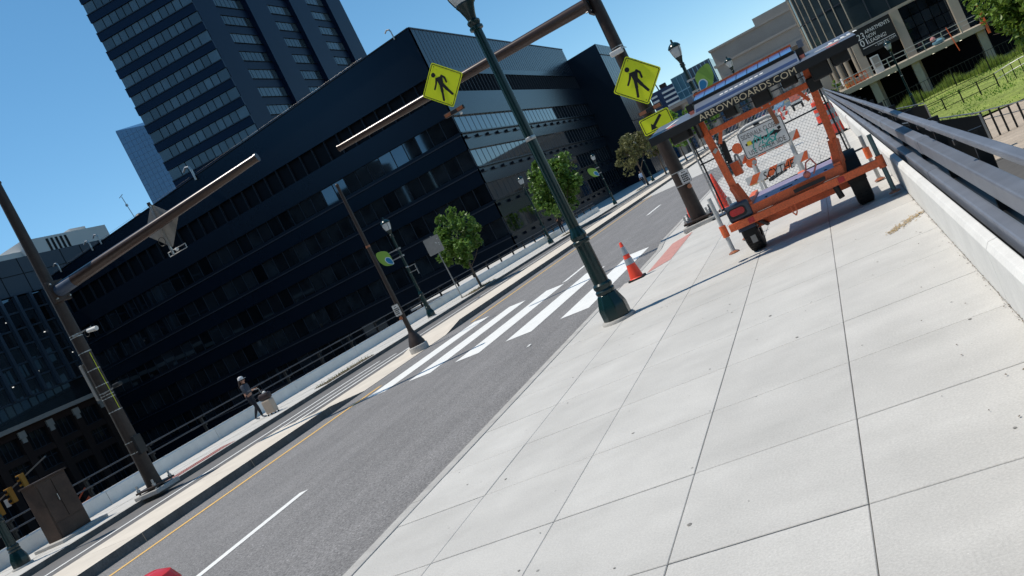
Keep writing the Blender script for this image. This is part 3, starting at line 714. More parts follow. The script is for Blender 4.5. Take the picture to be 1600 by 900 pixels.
for x in (-1.62, .03):
    w = thing('wheel', None, None, (x,13.62,.355)); w.parent = T; w.location = Vector((x,13.62,.355))-WL[T.name]
    prof = [(.19,-.115),(.30,-.12),(.345,-.105),(.355,-.07),(.357,0),(.355,.07),(.345,.105),(.30,.12),(.19,.115)]
    m = MB(); n = 36; vs = []
    for r, q in prof:
        for i in range(n): a = 2*PI*i/n; vs.append((x+q, 13.62+r*math.cos(a), .355+r*math.sin(a)))
    fs = [(k*n+i, k*n+(i+1)%n, (k+1)*n+(i+1)%n, (k+1)*n+i) for k in range(len(prof)-1) for i in range(n)]
    m.add(vs, fs, 0, True)
    for q in (-.075,-.035,.035,.075):       # tread ribs
        for i in range(0, n, 1):
            a = 2*PI*i/n; m.bar((x+q-.012,13.62+.357*math.cos(a),.355+.357*math.sin(a)),(x+q+.012,13.62+.357*math.cos(a),.355+.357*math.sin(a)),.03,.008, up=(0,math.cos(a),math.sin(a)))
    m.build('tyre', rubber, w)
    MB().tube((x-.09,13.62,.355),(x+.09,13.62,.355),.19,.19,20).tube((x-.125,13.62,.355),(x+.125,13.62,.355),.06,.06,10).build('rim', galv, w)
    if x < 0: MB().box(x-.02,x+.06,13.62-.345,13.62-.335,.16,.34).build('tyre_label', sign_back, w)
def fender(x, mat, hh):
    m = MB(); n = 9; w = .13; vs = []
    for dx in (-w, w):
        for r in (.385, .40):
            for i in range(n+1):
                a = PI*(.02+.96*i/n); vs.append((x+dx, 13.62-r*math.cos(a)*1.03, .36+r*math.sin(a)*hh))
    k = n+1
    for i in range(n):
        m_ = [(k+i, k+i+1, 3*k+i+1, 3*k+i), (i+1, i, 2*k+i, 2*k+i+1), (i, i+1, k+i+1, k+i), (2*k+i+1, 2*k+i, 3*k+i, 3*k+i+1)]
        m.add([], [])
        for f in m_: m.f.append(list(f)); m.mi.append(0); m.sm.append(True)
    m.v = [tuple(p) for p in vs]
    return m.build('fender', mat, T)
fl = fender(-1.62, M('fender plastic', (.035,.05,.075), .3, 0, var=.15), 1.12); fender(.03, rubber, 1.12)
MB().box(-1.80,-1.44,13.16,13.23,.56,.82).build('lamp_box', bpy.data.materials['fender plastic'], fl, bevel=.05)
MB().prism(rrect(.27,.15,.05), (-1.64,13.1595,.69), EX, EZ, .004).build('lamp_recess', board_black, fl)
MB().prism(rrect(.22,.10,.045), (-1.64,13.155,.70), EX, EZ, .012).build('tail_light', red_lens, fl)
# lower posts, upper posts, cross member
MB().bar((-1.44,yc+.12,.56),(-1.56,13.42,1.05),.13,.10).build('knee', orange_p, T, bevel=.005)
MB().bar((-.12,yc+.12,.56),(-.04,13.42,1.05),.13,.10).build('knee', orange_p, T, bevel=.005)
for x0, x1 in ((-1.55,-1.60),(-.06,.03)):
    MB().bar((x0,13.42,.62),(x1,13.42,2.16),.105,.10).build('upright', orange_p, T, bevel=.006)
MB().box(-1.53,-.04,13.38,13.47,1.865,1.955).build('upper_crossbar', orange_p, T, bevel=.006)
for x in (-.72,-.60): MB().tube((x,13.375,1.91),(x,13.385,1.91),.014,n=8).build('bolt', galv, T)
MB().bar((-1.47,13.42,1.70),(-1.38,13.42,1.88),.06,.05).bar((-.10,13.42,1.70),(-.19,13.42,1.88),.06,.05).build('gusset', orange_p, T)
MB().bar((-1.60,13.41,1.62),(-1.54,13.41,1.66),.13,.05).build('clamp_band', white_metal, T)
MB().bar((-.64,13.42,1.86),(-.62,13.42,1.60),.06,.06).build('latch_bar', rust_o, T)
MB().bar((-1.45,13.6,1.72),(-1.475,13.6,1.37),.075,.07).build('actuator', board_black, T)
MB().box(-1.50,-1.37,13.62,13.78,1.15,1.36).build('battery_bracket', orange_p, T)
MB().path([(-1.40,13.7,1.36),(-1.385,13.7,1.45),(-1.345,13.7,1.44),(-1.34,13.7,1.33),(-1.35,13.7,1.24)], .016, 8).build('winch_handle', galv, T)
MB().bar((-1.40,13.13,.45),(-1.36,13.6,.30),.05,.04).build('hanger', board_black, T)
MB().tube((-.27,13.2,.44),(-.25,13.2,.26),.045,n=10).build('hanger', board_black, T)
MB().path([(-.93,13.10,.46),(-.93,13.07,.36),(-.90,13.06,.31),(-.87,13.07,.36),(-.87,13.10,.46)], .010, 6).build('safety_hook', orange_p, T)
for x in (-1.50,-.16): MB().box(x-.045,x+.045,yc-.056,yc-.049,.47,.55).build('reflector', red_lens, T)
MB().box(-.80,-.34,yc-.052,yc-.0505,.60,.655).build('slot', board_black, T)
MB().box(-1.2,-.4,yc+.1,13.9,.44,.50).box(-1.62,.03,13.57,13.67,.31,.40).bar((-.78,13.9,.47),(-.78,17.2,.47),.12,.12).build('chassis', orange_p, T)
MB().ball((-.55,13.25,.76),.055,10).path([(-.55,13.25,.80),(-.50,13.3,.92),(-.42,13.3,.95),(-.38,13.25,.84),(-.46,13.2,.74)], .012, 6).build('light_cable', pink_m, T)
# stabiliser jacks
def jack(x, y, ztop, zfoot, sleeve, mat):
    j = MB().tube((x,y,zfoot+.02),(x,y,ztop),.032,n=12).build('jack', mat, T)
    MB().tube((x,y,sleeve-.09),(x,y,sleeve+.09),.052,n=12).build('jack_sleeve', orange_p, j)
    MB().lathe([(.085,zfoot-.012),(.085,zfoot),(.04,zfoot+.025)], (x,y,0), 16).build('foot_plate', rust_o, j)
jack(-1.93, yc, 1.05, .17, .51, white_metal); jack(.40, yc, .92, .055, .51, M('green grey jack tube', (.10,.16,.16), .5, .2))
jack(.34, 15.3, .80, .03, .5, galv); jack(-1.95, 15.3, .80, .03, .5, galv)
# folded board: black front edge, tilted grey top, boxes beneath
def tilt(y): return 2.222+(y-12.62)*.095
bm = MB()
bm.add([(-2.26,12.62,2.10),(.75,12.62,2.10),(.75,13.92,2.25),(-2.26,13.92,2.25),(-2.26,12.62,2.218),(.75,12.62,2.218),(.75,13.92,tilt(13.92)-.004),(-2.26,13.92,tilt(13.92)-.004)],
       [(0,3,2,1),(0,1,5,4),(1,2,6,5),(2,3,7,6),(3,0,4,7)])
brd = bm.build('message_board', board_black, T)
MB().add([(-2.26,12.62,2.2185),(.75,12.62,2.2185),(.75,13.92,tilt(13.92)-.003),(-2.26,13.92,tilt(13.92)-.003)], [(0,1,2,3)]).build('board_back', board_gray, brd)
def hump(y): return 2.232+(y-12.70)*.31
MB().add([(-1.54,12.70,2.226),(0,12.70,2.226),(0,13.25,2.27),(-1.54,13.25,2.27),(-1.54,12.70,2.232),(0,12.70,2.232),(0,13.25,hump(13.25)),(-1.54,13.25,hump(13.25))], [(4,5,6,7),(0,1,5,4),(1,2,6,5),(2,3,7,6),(3,0,4,7)]).build('cover_plate', board_gray, brd)
MB().add([(-1.52,12.78,hump(12.78)+.002),(-.02,12.78,hump(12.78)+.002),(-.02,12.93,hump(12.93)+.002),(-1.52,12.93,hump(12.93)+.002)], [(0,1,2,3)]).build('navy_stripe', board_navy, brd)
for q in range(9):
    x = -1.15+.075*q; MB().add([(x,13.02,hump(13.02)+.002),(x+.05,13.02,hump(13.02)+.002),(x+.058,13.06,hump(13.06)+.002),(x+.008,13.06,hump(13.06)+.002)], [(0,1,2,3)]).build('white_decal', white_txt, brd)
for xs_ in (-2.06, .32):
    x = xs_-.10; MB().add([(x,13.02,tilt(13.02)+.002),(x+.5,13.02,tilt(13.02)+.002),(x+.5,13.10,tilt(13.10)+.002),(x,13.10,tilt(13.10)+.002)] if xs_ > 0 else [(x+.1,12.9,tilt(12.9)+.002),(x+.16,12.9,tilt(12.9)+.002),(x+.30,13.5,tilt(13.5)+.002),(x+.24,13.5,tilt(13.5)+.002)], [(0,1,2,3)]).build('white_decal', white_txt, brd)
    for q in range(5):
        x = xs_+.10+.085*q
        if xs_ > 0: MB().add([(x,13.16,tilt(13.16)+.002),(x+.06,13.16,tilt(13.16)+.002),(x+.05,13.36-.03*(q%2),tilt(13.36-.03*(q%2))+.002),(x+.01,13.36,tilt(13.36)+.002)], [(0,1,2,3)]).build('white_decal', white_txt, brd)
    MB().add([(xs_+.02,12.78,tilt(12.78)+.002),(xs_+.14,12.70,tilt(12.70)+.002),(xs_+.24,12.80,tilt(12.80)+.002),(xs_+.12,12.92,tilt(12.92)+.002)], [(0,1,2,3)]).build('orange_decal', pink_m, brd)
text('lettering', 'ARROWBOARDS.COM', tan_txt, brd, (-1.50,12.62,2.118), EX, EZ, width=1.41, height=.088, t=.003)
for x0, x1, z0, y0 in ((-2.02,-1.74,1.98,12.9),(-1.66,-1.62,1.9,12.95),(-1.2,-1.02,1.98,13.0),(-.78,-.52,1.93,13.0),(-.34,-.12,2.0,13.0),(.06,.32,1.90,12.85),(.36,.60,1.96,12.85)):
    MB().box(x0,x1,y0,y0+.5,z0,2.15).build('lamp_housing', board_black, brd, bevel=.02)
MB().box(-.04,.14,13.30,13.45,1.78,1.99).build('hinge_block', board_black, T, bevel=.02)
# solar panel on top
s = MB()
s.add([(-1.56,13.18,2.395),(-.02,13.18,2.395),(-.02,13.78,2.47),(-1.56,13.78,2.47),(-1.56,13.18,2.425),(-.02,13.18,2.425),(-.02,13.78,2.518),(-1.56,13.78,2.518)],
      [(0,3,2,1),(4,5,6,7),(0,1,5,4),(1,2,6,5),(2,3,7,6),(3,0,4,7)])
sp = s.build('solar_panel', board_black, T)
for k in range(9):
    x0 = -1.53+.167*k; MB().add([(x0,13.20,2.433),(x0+.155,13.20,2.433),(x0+.155,13.75,2.521),(x0,13.75,2.521)], [(0,1,2,3)]).build('cell', solar_m, sp)
MB().bar((-1.56,13.79,2.535),(-.02,13.79,2.535),.04,.035).build('panel_trim', orange_p, sp)
for x in (-1.62,.05):
    c = MB().box(x-.05,x+.05,13.2,13.5,2.30,2.42).build('panel_hinge', board_black, sp)
    MB().box(x-.03,x+.04,13.17,13.2,2.20,2.32).build('hinge_plate', pink_m, c)
    MB().box(x+.01,x+.09,13.2,13.3,2.42,2.52).build('light_sensor', board_gray, c)

# ------------------------------------------------------------------ chain link fence panels, barricade
def chain_panel(label, x0, x1, y, z1, yslope=0.0):
    t = thing('chain_link_panel', label, 'fence', ((x0+x1)/2,y,0), 'temporary chain link panels')
    def Y(x): return y+yslope*(x-x0)
    for x in (x0, x0+.07, x1-.07, x1): MB().tube((x,Y(x),.05),(x,Y(x),z1),.021,n=8).build('post', galv if x in (x0,x1) else iron, t)
    for z in (.12, z1*.62, z1): MB().tube((x0,Y(x0),z),(x1,Y(x1),z),.019,n=8).build('rail', iron, t)
    for x in (x0, x1): MB().box(x-.28,x+.28,Y(x)-.06,Y(x)+.06,0,.03).build('foot', iron, t)
    m = MB(); st = .095; h = z1-.12; w = x1-x0; k = -int(h/st)
    while k*st < w:
        for sgn in (1,-1):
            a0 = k*st
            if sgn == 1: xa, za, xb, zb = a0, 0, a0+h, h
            else: xa, za, xb, zb = a0, h, a0+h, 0
            if xb <= 0 or xa >= w: continue
            if xa < 0: za += (0-xa)*(zb-za)/(xb-xa); xa = 0
            if xb > w: zb += (w-xb)*(zb-za)/(xb-xa); xb = w
            o = .003*sgn
            m.tube((x0+xa,Y(x0+xa)+o,.12+za),(x0+xb,Y(x0+xb)+o,.12+zb),.0030,n=3,caps=False)
        k += 1
    m.build('wire_mesh', M('wire', (.24,.24,.24), .5, .5, var=.2), t, kind='stuff')
chain_panel('chain link fence panel standing across the sidewalk behind the trailer', -2.98, .20, 21.35, 2.15, .30)
t = thing('barricade', 'orange and white striped barricade behind the trailer', 'barricade', (-1.25,19.6,0))
y = 19.6
for x in (-1.72,-.86):
    MB().bar((x-.03,y-.25,.02),(x+.03,y,1.3),.055,.045).build('leg', white_metal, t); MB().bar((x+.02,y+.35,.02),(x+.04,y+.04,1.25),.055,.045).build('leg', white_metal, t)
MB().path([(-1.72,y,1.25),(-1.73,y,1.55),(-1.66,y,1.66),(-1.52,y,1.70),(-1.04,y,1.70),(-.90,y,1.66),(-.84,y,1.55),(-.85,y,1.25)], .045, 10).build('top_hoop', white_metal, t)
for z0, z1, xa, xb, dy in ((1.00,1.19,-1.95,-.60,-.02),(.52,.70,-1.98,-.60,-.13)):
    rl = MB().box(xa,xb,y+dy-.035,y+dy-.015,z0,z1).build('striped_rail', white_p, t)
    k = 0; x = xa+.02
    while x < xb-.12:
        h = z1-z0; w_ = .17
        poly = [(x,0),(x+w_,0),(min(x+w_+h*.9,xb),h),(min(x+h*.9,xb),h)]
        if poly[1][0] < xb: MB().prism(poly, (0,y+dy-.036,z0), EX, EZ, .003).build('orange_stripe', orange_p, rl)
        x += .38
    if z0 < .9: text('graffiti', 'SCYTHE', black_p, rl, (xa+.36,y+dy-.041,z0-.03), EX, EZ, width=.70, height=.17, shear=.3)
for x, z in ((-1.86,1.36),(-1.72,.96)):
    MB().tube((x,y-.10,z),(x,y-.03,z),.115,n=18).build('warning_lamp', orange_p, t); 
MB().tube((-1.66,y-.13,.94),(-1.66,y-.10,.94),.05,n=14).build('lamp_socket', galv, t)
MB().box(-1.36,-1.24,y-.1,y-.02,1.56,1.68).build('sign_clamp', board_black, t)
t = thing('sidewalk_closed_sign', 'white sidewalk closed sign with arrow and teal graffiti on the barricade', 'sign', (-1.27,19.45,1.3))
ux = Vector((math.cos(.02),0,-math.sin(.02))); uy = Vector((math.sin(.02),0,math.cos(.02))); O = Vector((-1.27,19.46,1.33)); nn = ux.cross(uy)
MB().prism(rrect(.98,.60,.05), O, ux, uy, .006).build('panel', white_p, t)
o = rrect(.96,.58,.045); i_ = rrect(.93,.55,.04); n = len(o)
MB().add([O+ux*a+uy*c+nn*.008 for a, c in o]+[O+ux*a+uy*c+nn*.008 for a, c in i_], [(q,(q+1)%n,n+(q+1)%n,n+q) for q in range(n)]).build('border', black_p, t)
text('lettering', 'SIDEWALK CLOSED', black_p, t, O-ux*.43+uy*.12, ux, uy, width=.84, height=.105, t=.008)
text('lettering', 'USE OTHER SIDE', black_p, t, O-ux*.40-uy*.24, ux, uy, width=.80, height=.105, t=.009)
MB().prism([(-.40,-.02),(.22,-.02),(.22,-.065),(.40,.0),(.22,.065),(.22,.03),(-.40,.03)], O+nn*.008, ux, uy, .001).build('arrow', black_p, t)
m = MB()
for k in range(26):
    a = random.uniform(-.28,.22); c = random.uniform(-.20,.03); q = random.uniform(0,3.1); L = random.uniform(.05,.12)
    m.prism(capsule((a,c),(a+L*math.cos(q),c+L*math.sin(q)),random.uniform(.008,.016),3), O+nn*(.0095+k*.0001), ux, uy, .0001)
m.build('graffiti', tealp, t)
MB().prism([(-.36,-.03),(-.27,-.03),(-.27,.06),(-.36,.06)], O+nn*.0135, ux, uy, .001).build('sticker', sticker_y, t)
MB().prism(rot2(rrect(.07,.06,.015),.3), O+nn*.0135+ux*.36+uy*.06, ux, uy, .001).build('sticker', black_p, t)

# ------------------------------------------------------------------ cones and drums
def make_cone(label, loc, h, stripes, group='orange traffic cones'):
    x, y, z = loc
    t = thing('traffic_cone', label, 'cone', loc, group)
    b = h*.21
    MB().prism(rrect(2*b,2*b,.05), (x,y,z), EX, EY, .045).build('base', rubber, t, bevel=.008)
    r0 = h*.165
    def r(q): return r0+(.028-r0)*q
    MB().lathe([(r0+.02,.045),(r0,.06),(r(.5),h*.5),(.028,h-.01),(.02,h)], loc, 22).build('body', cone_o, t)
    for a, c in stripes:
        MB().lathe([(r(a)+.004,h*a),(r(c)+.004,h*c)], loc, 22).build('reflective_collar', reflect, t)
    return t
c0 = make_cone('orange cone with two grey bands next to the large lamp post', (-4.32,16.55,-.01), .80, ((.42,.57),(.68,.88)))
c1 = make_cone('plain orange cone right of the brown pole base', (-3.05,22.9,0), .98, ())
dup(c0, (-4.5,38.5,0), 'banded orange cone at the kerb seen through the fence', scale=.92)
dup(c1, (-4.2,24.4,0), 'orange cone mostly hidden behind the brown pole', scale=.6)
dup(c0, (-1.9,42,0), 'small banded cone behind the sidewalk closed sign', scale=1.0)
dup(c1, (-3.4,88,0), 'tiny far orange cone at the end of the sidewalk')
def drum(label, loc, h=1.05, group='orange traffic drums'):
    x, y, z = loc; t = thing('traffic_drum', label, 'drum', loc, group)
    MB().lathe([(.36,0),(.36,.05),(.30,.07)], loc, 24).build('base', rubber, t)
    seg = h/6; r0 = .29
    for k in range(6):
        a = .07+k*(h-.07)/6; c = .07+(k+1)*(h-.07)/6; ra = r0-.05*k/6; rb = r0-.05*(k+1)/6
        MB().lathe([(ra,a),(rb+.004,c-.01),(rb-.012,c)], loc, 24).build('orange_band' if k % 2 else 'grey_band' if k else 'orange_band', reflect if k in (2,4) else cone_o, t)
    MB().lathe([(.235,h),(.22,h+.03),(.05,h+.04)], loc, 24).build('top', cone_o, t)
    MB().path([(x-.1,y,z+h+.03),(x-.08,y,z+h+.14),(x+.08,y,z+h+.14),(x+.1,y,z+h+.03)], .02, 6).build('handle', cone_o, t)
    return t
d0 = drum('orange striped traffic drum against the parapet behind the trailer', (.10,31.5,0))
dup(d0, (-.12,44,0), 'orange striped drum second along the parapet', group='orange traffic drums')
# pipe and timber lying behind the fence
MB().bar((-2.6,26.4,.05),(-2.1,26.2,.05),.12,.10).build('timber_block', wood_m, loc=(-2.35,26.3,0), label='short timber block on the sidewalk behind the fence', cat='timber')
MB().tube((-1.95,25.0,.04),(-1.55,26.2,.04),.05,n=10).build('black_pipe', rubber, loc=(-1.7,25.6,0), label='short black pipe lying behind the fence', cat='pipe')
# hydrant at the kerb near the camera
hx, hy = -4.575, 3.845
t_h = t = thing('fire_hydrant', 'red fire hydrant top at the bottom edge beside the road', 'hydrant', (hx,hy,0))
MB().lathe([(.20,0),(.20,.05),(.14,.06)], (hx,hy,0), 20).build('flange', red_m, t)
MB().lathe([(.125,.06),(.12,.72),(.15,.73),(.15,.78),(.13,.79)], (hx,hy,0), 24).build('barrel', red_m, t)
MB().lathe([(.15,.79),(.16,.84),(.15,.92),(.12,.985),(.06,1.015)], (hx,hy,0), 24).build('bonnet', red_m, t)
for dx, dy, r in ((1,0,.055),(-1,0,.055),(0,-1,.075)):
    c = MB().tube((hx+dx*.08,hy+dy*.08,.88),(hx+dx*.185,hy+dy*.185,.88),r,n=16).build('nozzle_cap', pink_m if dx == 1 else red_m, t, bevel=.008)
    MB().tube((hx+dx*.18,hy+dy*.18,.88),(hx+dx*.22,hy+dy*.22,.88),.02,n=5).build('cap_nut', red_m, c)
for k in range(8):
    a = 2*PI*k/8+.2; MB().tube((hx+.142*math.cos(a),hy+.142*math.sin(a),.76),(hx+.142*math.cos(a),hy+.142*math.sin(a),.81),.014,n=6).build('bolt', red_m, t)

t_h.scale = (1.08, 1.08, 1.0)
# utility cabinet on the far sidewalk
t = thing('utility_cabinet', 'rusty brown utility cabinet by the left lamp base', 'cabinet', (-20.1,15.15,0))
MB().box(-20.55,-19.45,14.7,16.15,0,.08).build('pad', curb_m, t, bevel=.01)
cb = MB().box(-20.30,-19.80,14.98,15.92,.08,1.58).build('body', cab_m, t, bevel=.01)
MB().box(-19.80,-19.785,15.02,15.43,.5,1.52).build('door', cab_m, cb); MB().box(-19.80,-19.785,15.46,15.88,.5,1.52).build('door', cab_m, cb)
MB().box(-19.80,-19.785,15.02,15.88,.12,.46).build('vent_panel', cab_m, cb)
MB().box(-20.34,-19.76,14.94,15.96,1.58,1.62).build('lid', cab_m, t)
MB().bar((-19.77,15.40,.95),(-19.77,15.40,1.12),.03,.02).build('handle', galv, cb)
# ------------------------------------------------------------------ people
def skin_body(verts, edges, radii, sub=1):
    me = bpy.data.meshes.new('tmp'); me.from_pydata(verts, edges, []); o = bpy.data.objects.new('tmp', me); COL.objects.link(o)
    sk = o.modifiers.new('s', 'SKIN'); sk.use_smooth_shade = True
    lay = me.skin_vertices[0].data
    for i, r in enumerate(radii): lay[i].radius = (r, r) if not isinstance(r, tuple) else r
    lay[0].use_root = True
    ss = o.modifiers.new('u', 'SUBSURF'); ss.levels = sub; ss.render_levels = sub
    dg = bpy.context.evaluated_depsgraph_get(); out = bpy.data.meshes.new_from_object(o.evaluated_get(dg))
    bpy.data.objects.remove(o); bpy.data.meshes.remove(me)
    return out
def person(label, loc, heading, H, mats, pose, cap=False, long_hair=False, midriff=False):
    """local frame: +y is forward, x right; built for height 1.7 then scaled"""
    t = thing('person', label, 'person', loc)
    fl, fr = pose['feet']; kl, kr = pose['knees']; el, er = pose['elbows']; hl, hr = pose['hands']
    V = []; E = []; Rr = []
    def v(p, r, par=None):
        V.append(p); Rr.append(r)
        if par is not None: E.append((par, len(V)-1))
        return len(V)-1
    pel = v((0,0,.95), (.165,.135)); wa = v((0,.0,1.10), (.145,.12), pel); ch = v((0,.01,1.30), (.19,.15), wa); nk = v((0,.01,1.44), (.085,.08), ch)
    n2 = v((0,.02,1.49), .052, nk); hd = v((0,.03,1.58), (.075,.088), n2); v((0,.025,1.66), (.068,.082), hd)
    for s, kn, ft in ((-1,kl,fl),(1,kr,fr)):
        hp = v((s*.09,0,.90), .112, pel); k = v(kn, .068, hp); cf = v(tuple((Vector(kn)*.55+Vector(ft)*.45)), .062, k); a = v(ft, .036, cf)
        h_ = v((ft[0],ft[1]+.08,ft[2]-.045), .036, a); v((ft[0],ft[1]+.17,ft[2]-.055), .026, h_)
    for s, e, h in ((-1,el,hl),(1,er,hr)):
        sh = v((s*.185,.0,1.37), .085, ch); e_ = v(e, .064, sh); w = v(h, .028, e_)
        d = (Vector(h)-Vector(e)).normalized(); pm = v(tuple(Vector(h)+d*.06), (.034,.018), w)
        side = Vector((1,0,0)) if abs(d.x) < .8 else Vector((0,1,0))
        for q, L in ((-.026,.065),(-.009,.078),(.009,.074),(.026,.06)):
            b0 = Vector(h)+d*.10+side*q; f1 = v(tuple(b0), .009, pm); f2 = v(tuple(b0+d*L*.5), .009, f1); v(tuple(b0+d*L*.8+Vector((0,.02,0))), .007, f2)
        th = v(tuple(Vector(h)+d*.045+side*(-.042*s)), .010, w); v(tuple(Vector(h)+d*.09+side*(-.055*s)), .008, th)
    me = skin_body(V, E, Rr, 1)
    # material by garment
    mats_l = [mats['top'], mats['legs'], skin_m, mats['shoe']]
    for m in mats_l: me.materials.append(m)
    hvec = [Vector(hl), Vector(hr)]
    for p in me.polygons:
        c = p.center; k = 0
        if c.z < .10 and c.z < .2: k = 3
        elif c.z < (.99 if midriff else 1.0) and abs(c.x) < .24 and min((c-h).length for h in hvec) > .16: k = 1
        elif midriff and .99 <= c.z < 1.07 and abs(c.x) < .2 and min((c-h).length for h in hvec) > .2: k = 2
        elif c.z > 1.465 and abs(c.x) < .13: k = 2
        elif min((c-h).length for h in hvec) < .055 or min((c-(h+(h-Vector(e)).normalized()*.1)).length for h, e in ((hvec[0],el),(hvec[1],er))) < .12: k = 2
        p.material_index = k; p.use_smooth = True
    ob = bpy.data.objects.new('body', me); COL.objects.link(ob); ob.parent = t; WL[ob.name] = WL[t.name]
    def part(nm, mb, mat, par=None):
        o = mb.build(nm, mat, None); o.parent = par or t; o.location = (0,0,0); return o
    part('nose', MB().ball((0,.125,1.585), .018, 8, sc=(.8,1,1.2)), skin_m)
    for s in (-1,1):
        part('ear', MB().ball((s*.082,.02,1.585), .026, 8, sc=(.4,.8,1.2)), skin_m)
        part('eye', MB().ball((s*.032,.108,1.61), .010, 6), black_p)
    part('mouth', MB().ball((0,.112,1.545), .02, 6, sc=(1.2,.4,.3)), pink_m)
    hm = MB().ball((0,-.005,1.635), .108, 14, sc=(.95,1.0,.95))
    if long_hair:
        for k in range(14):
            a = random.uniform(-1,1); hm.tube((a*.075,-.06,1.63),(a*.10-.03,-.13-random.uniform(0,.05),1.36+random.uniform(-.05,.06)),.035,.018,6)
    part('hair', hm, mats['hair'])
    if cap:
        cp = MB()
        for q in range(1): cp.lathe([(.112,1.64),(.114,1.68),(.098,1.735),(.06,1.765),(.01,1.775)], (0,.005,0), 18)
        c = part('cap', cp, cap_m)
        part('cap_bill', MB().prism([(-.085,.09),(-.06,.19),(0,.215),(.06,.19),(.085,.09)], (0,0,1.645), EX, EY, .012), cap_m, c)
    t.rotation_euler = (0,0,heading); t.scale = (H/1.76,)*3
    return t
woman = person('person in light cap and dark jacket walking with a suitcase on the far sidewalk', (-20.35,24.0,0), math.radians(-78), 1.62,
    dict(top=jacket_m, legs=jean_m, shoe=shoe_m, hair=hair_m),
    dict(feet=((-.07,-.22,.10),(.08,.16,.075)), knees=((-.09,.02,.50),(.09,.14,.49)), elbows=((-.26,-.10,1.12),(.22,.12,1.10)), hands=((-.29,-.06,.88),(.19,.36,1.12))), cap=True, long_hair=True, midriff=True)
t = thing('suitcase', 'beige hard shell suitcase rolling in front of the walking person', 'suitcase', (-19.55,23.75,0))
sx, sy = -19.55, 23.75
sh = MB().box(sx-.19,sx+.19,sy-.13,sy+.13,.06,.54).build('shell', case_m, t, bevel=.045)
for k in range(4): MB().box(sx-.15+.09*k,sx-.13+.09*k,sy-.136,sy-.128,.10,.50).build('ridge', case_m, sh)
for dx in (-.16,.16):
    for dy in (-.09,.09): MB().tube((sx+dx-.015,sy+dy,.03),(sx+dx+.015,sy+dy,.03),.03,n=10).build('caster', rubber, t)
MB().path([(sx-.08,sy+.05,.54),(sx-.14,sy+.05,1.0),(sx-.34,sy+.05,1.02)], .010, 6).build('trolley_handle', galv, t)
t = thing('travel_bag', 'dark brown bag sitting on top of the beige suitcase', 'bag', (sx,sy,.54))
MB().box(sx-.24,sx+.22,sy-.12,sy+.12,.545,.78).build('body', bag_m, t, bevel=.07)
MB().path([(sx-.12,sy-.05,.76),(sx-.09,sy-.05,.90),(sx+.06,sy-.05,.91),(sx+.10,sy-.05,.76)], .012, 6).build('strap', bag_m, t)
MB().ball((sx+.08,sy-.06,.80), .06, 10, sc=(1.2,.8,.8)).build('scarf', white_p, t)
dark_top = M('black suit', (.010,.010,.014), .8, 0, var=.2, scale=20); blue_top = M('pale blue shirt', (.30,.42,.62), .8, 0, var=.1, scale=20)
person('person in black clothes striding past the lamp left of the oval tree', (-21.1,66.5,0), math.radians(-160), 1.68, dict(top=dark_top, legs=jean_m, shoe=jean_m, hair=hair_m),
    dict(feet=((-.08,.30,.08),(.08,-.32,.14)), knees=((-.09,.20,.50),(.09,-.04,.49)), elbows=((-.24,-.12,1.12),(.20,.12,1.10)), hands=((-.24,.05,.92),(.10,.26,1.20))))
person('person in pale blue shirt near the distant green lamp', (-20.4,100,0), math.radians(170), 1.72, dict(top=blue_top, legs=jean_m, shoe=jean_m, hair=hair_m),
    dict(feet=((-.10,.10,.08),(.10,-.12,.08)), knees=((-.10,.08,.49),(.10,.0,.49)), elbows=((-.26,-.04,1.14),(.26,.04,1.14)), hands=((-.28,.06,.90),(.28,.10,.90))))

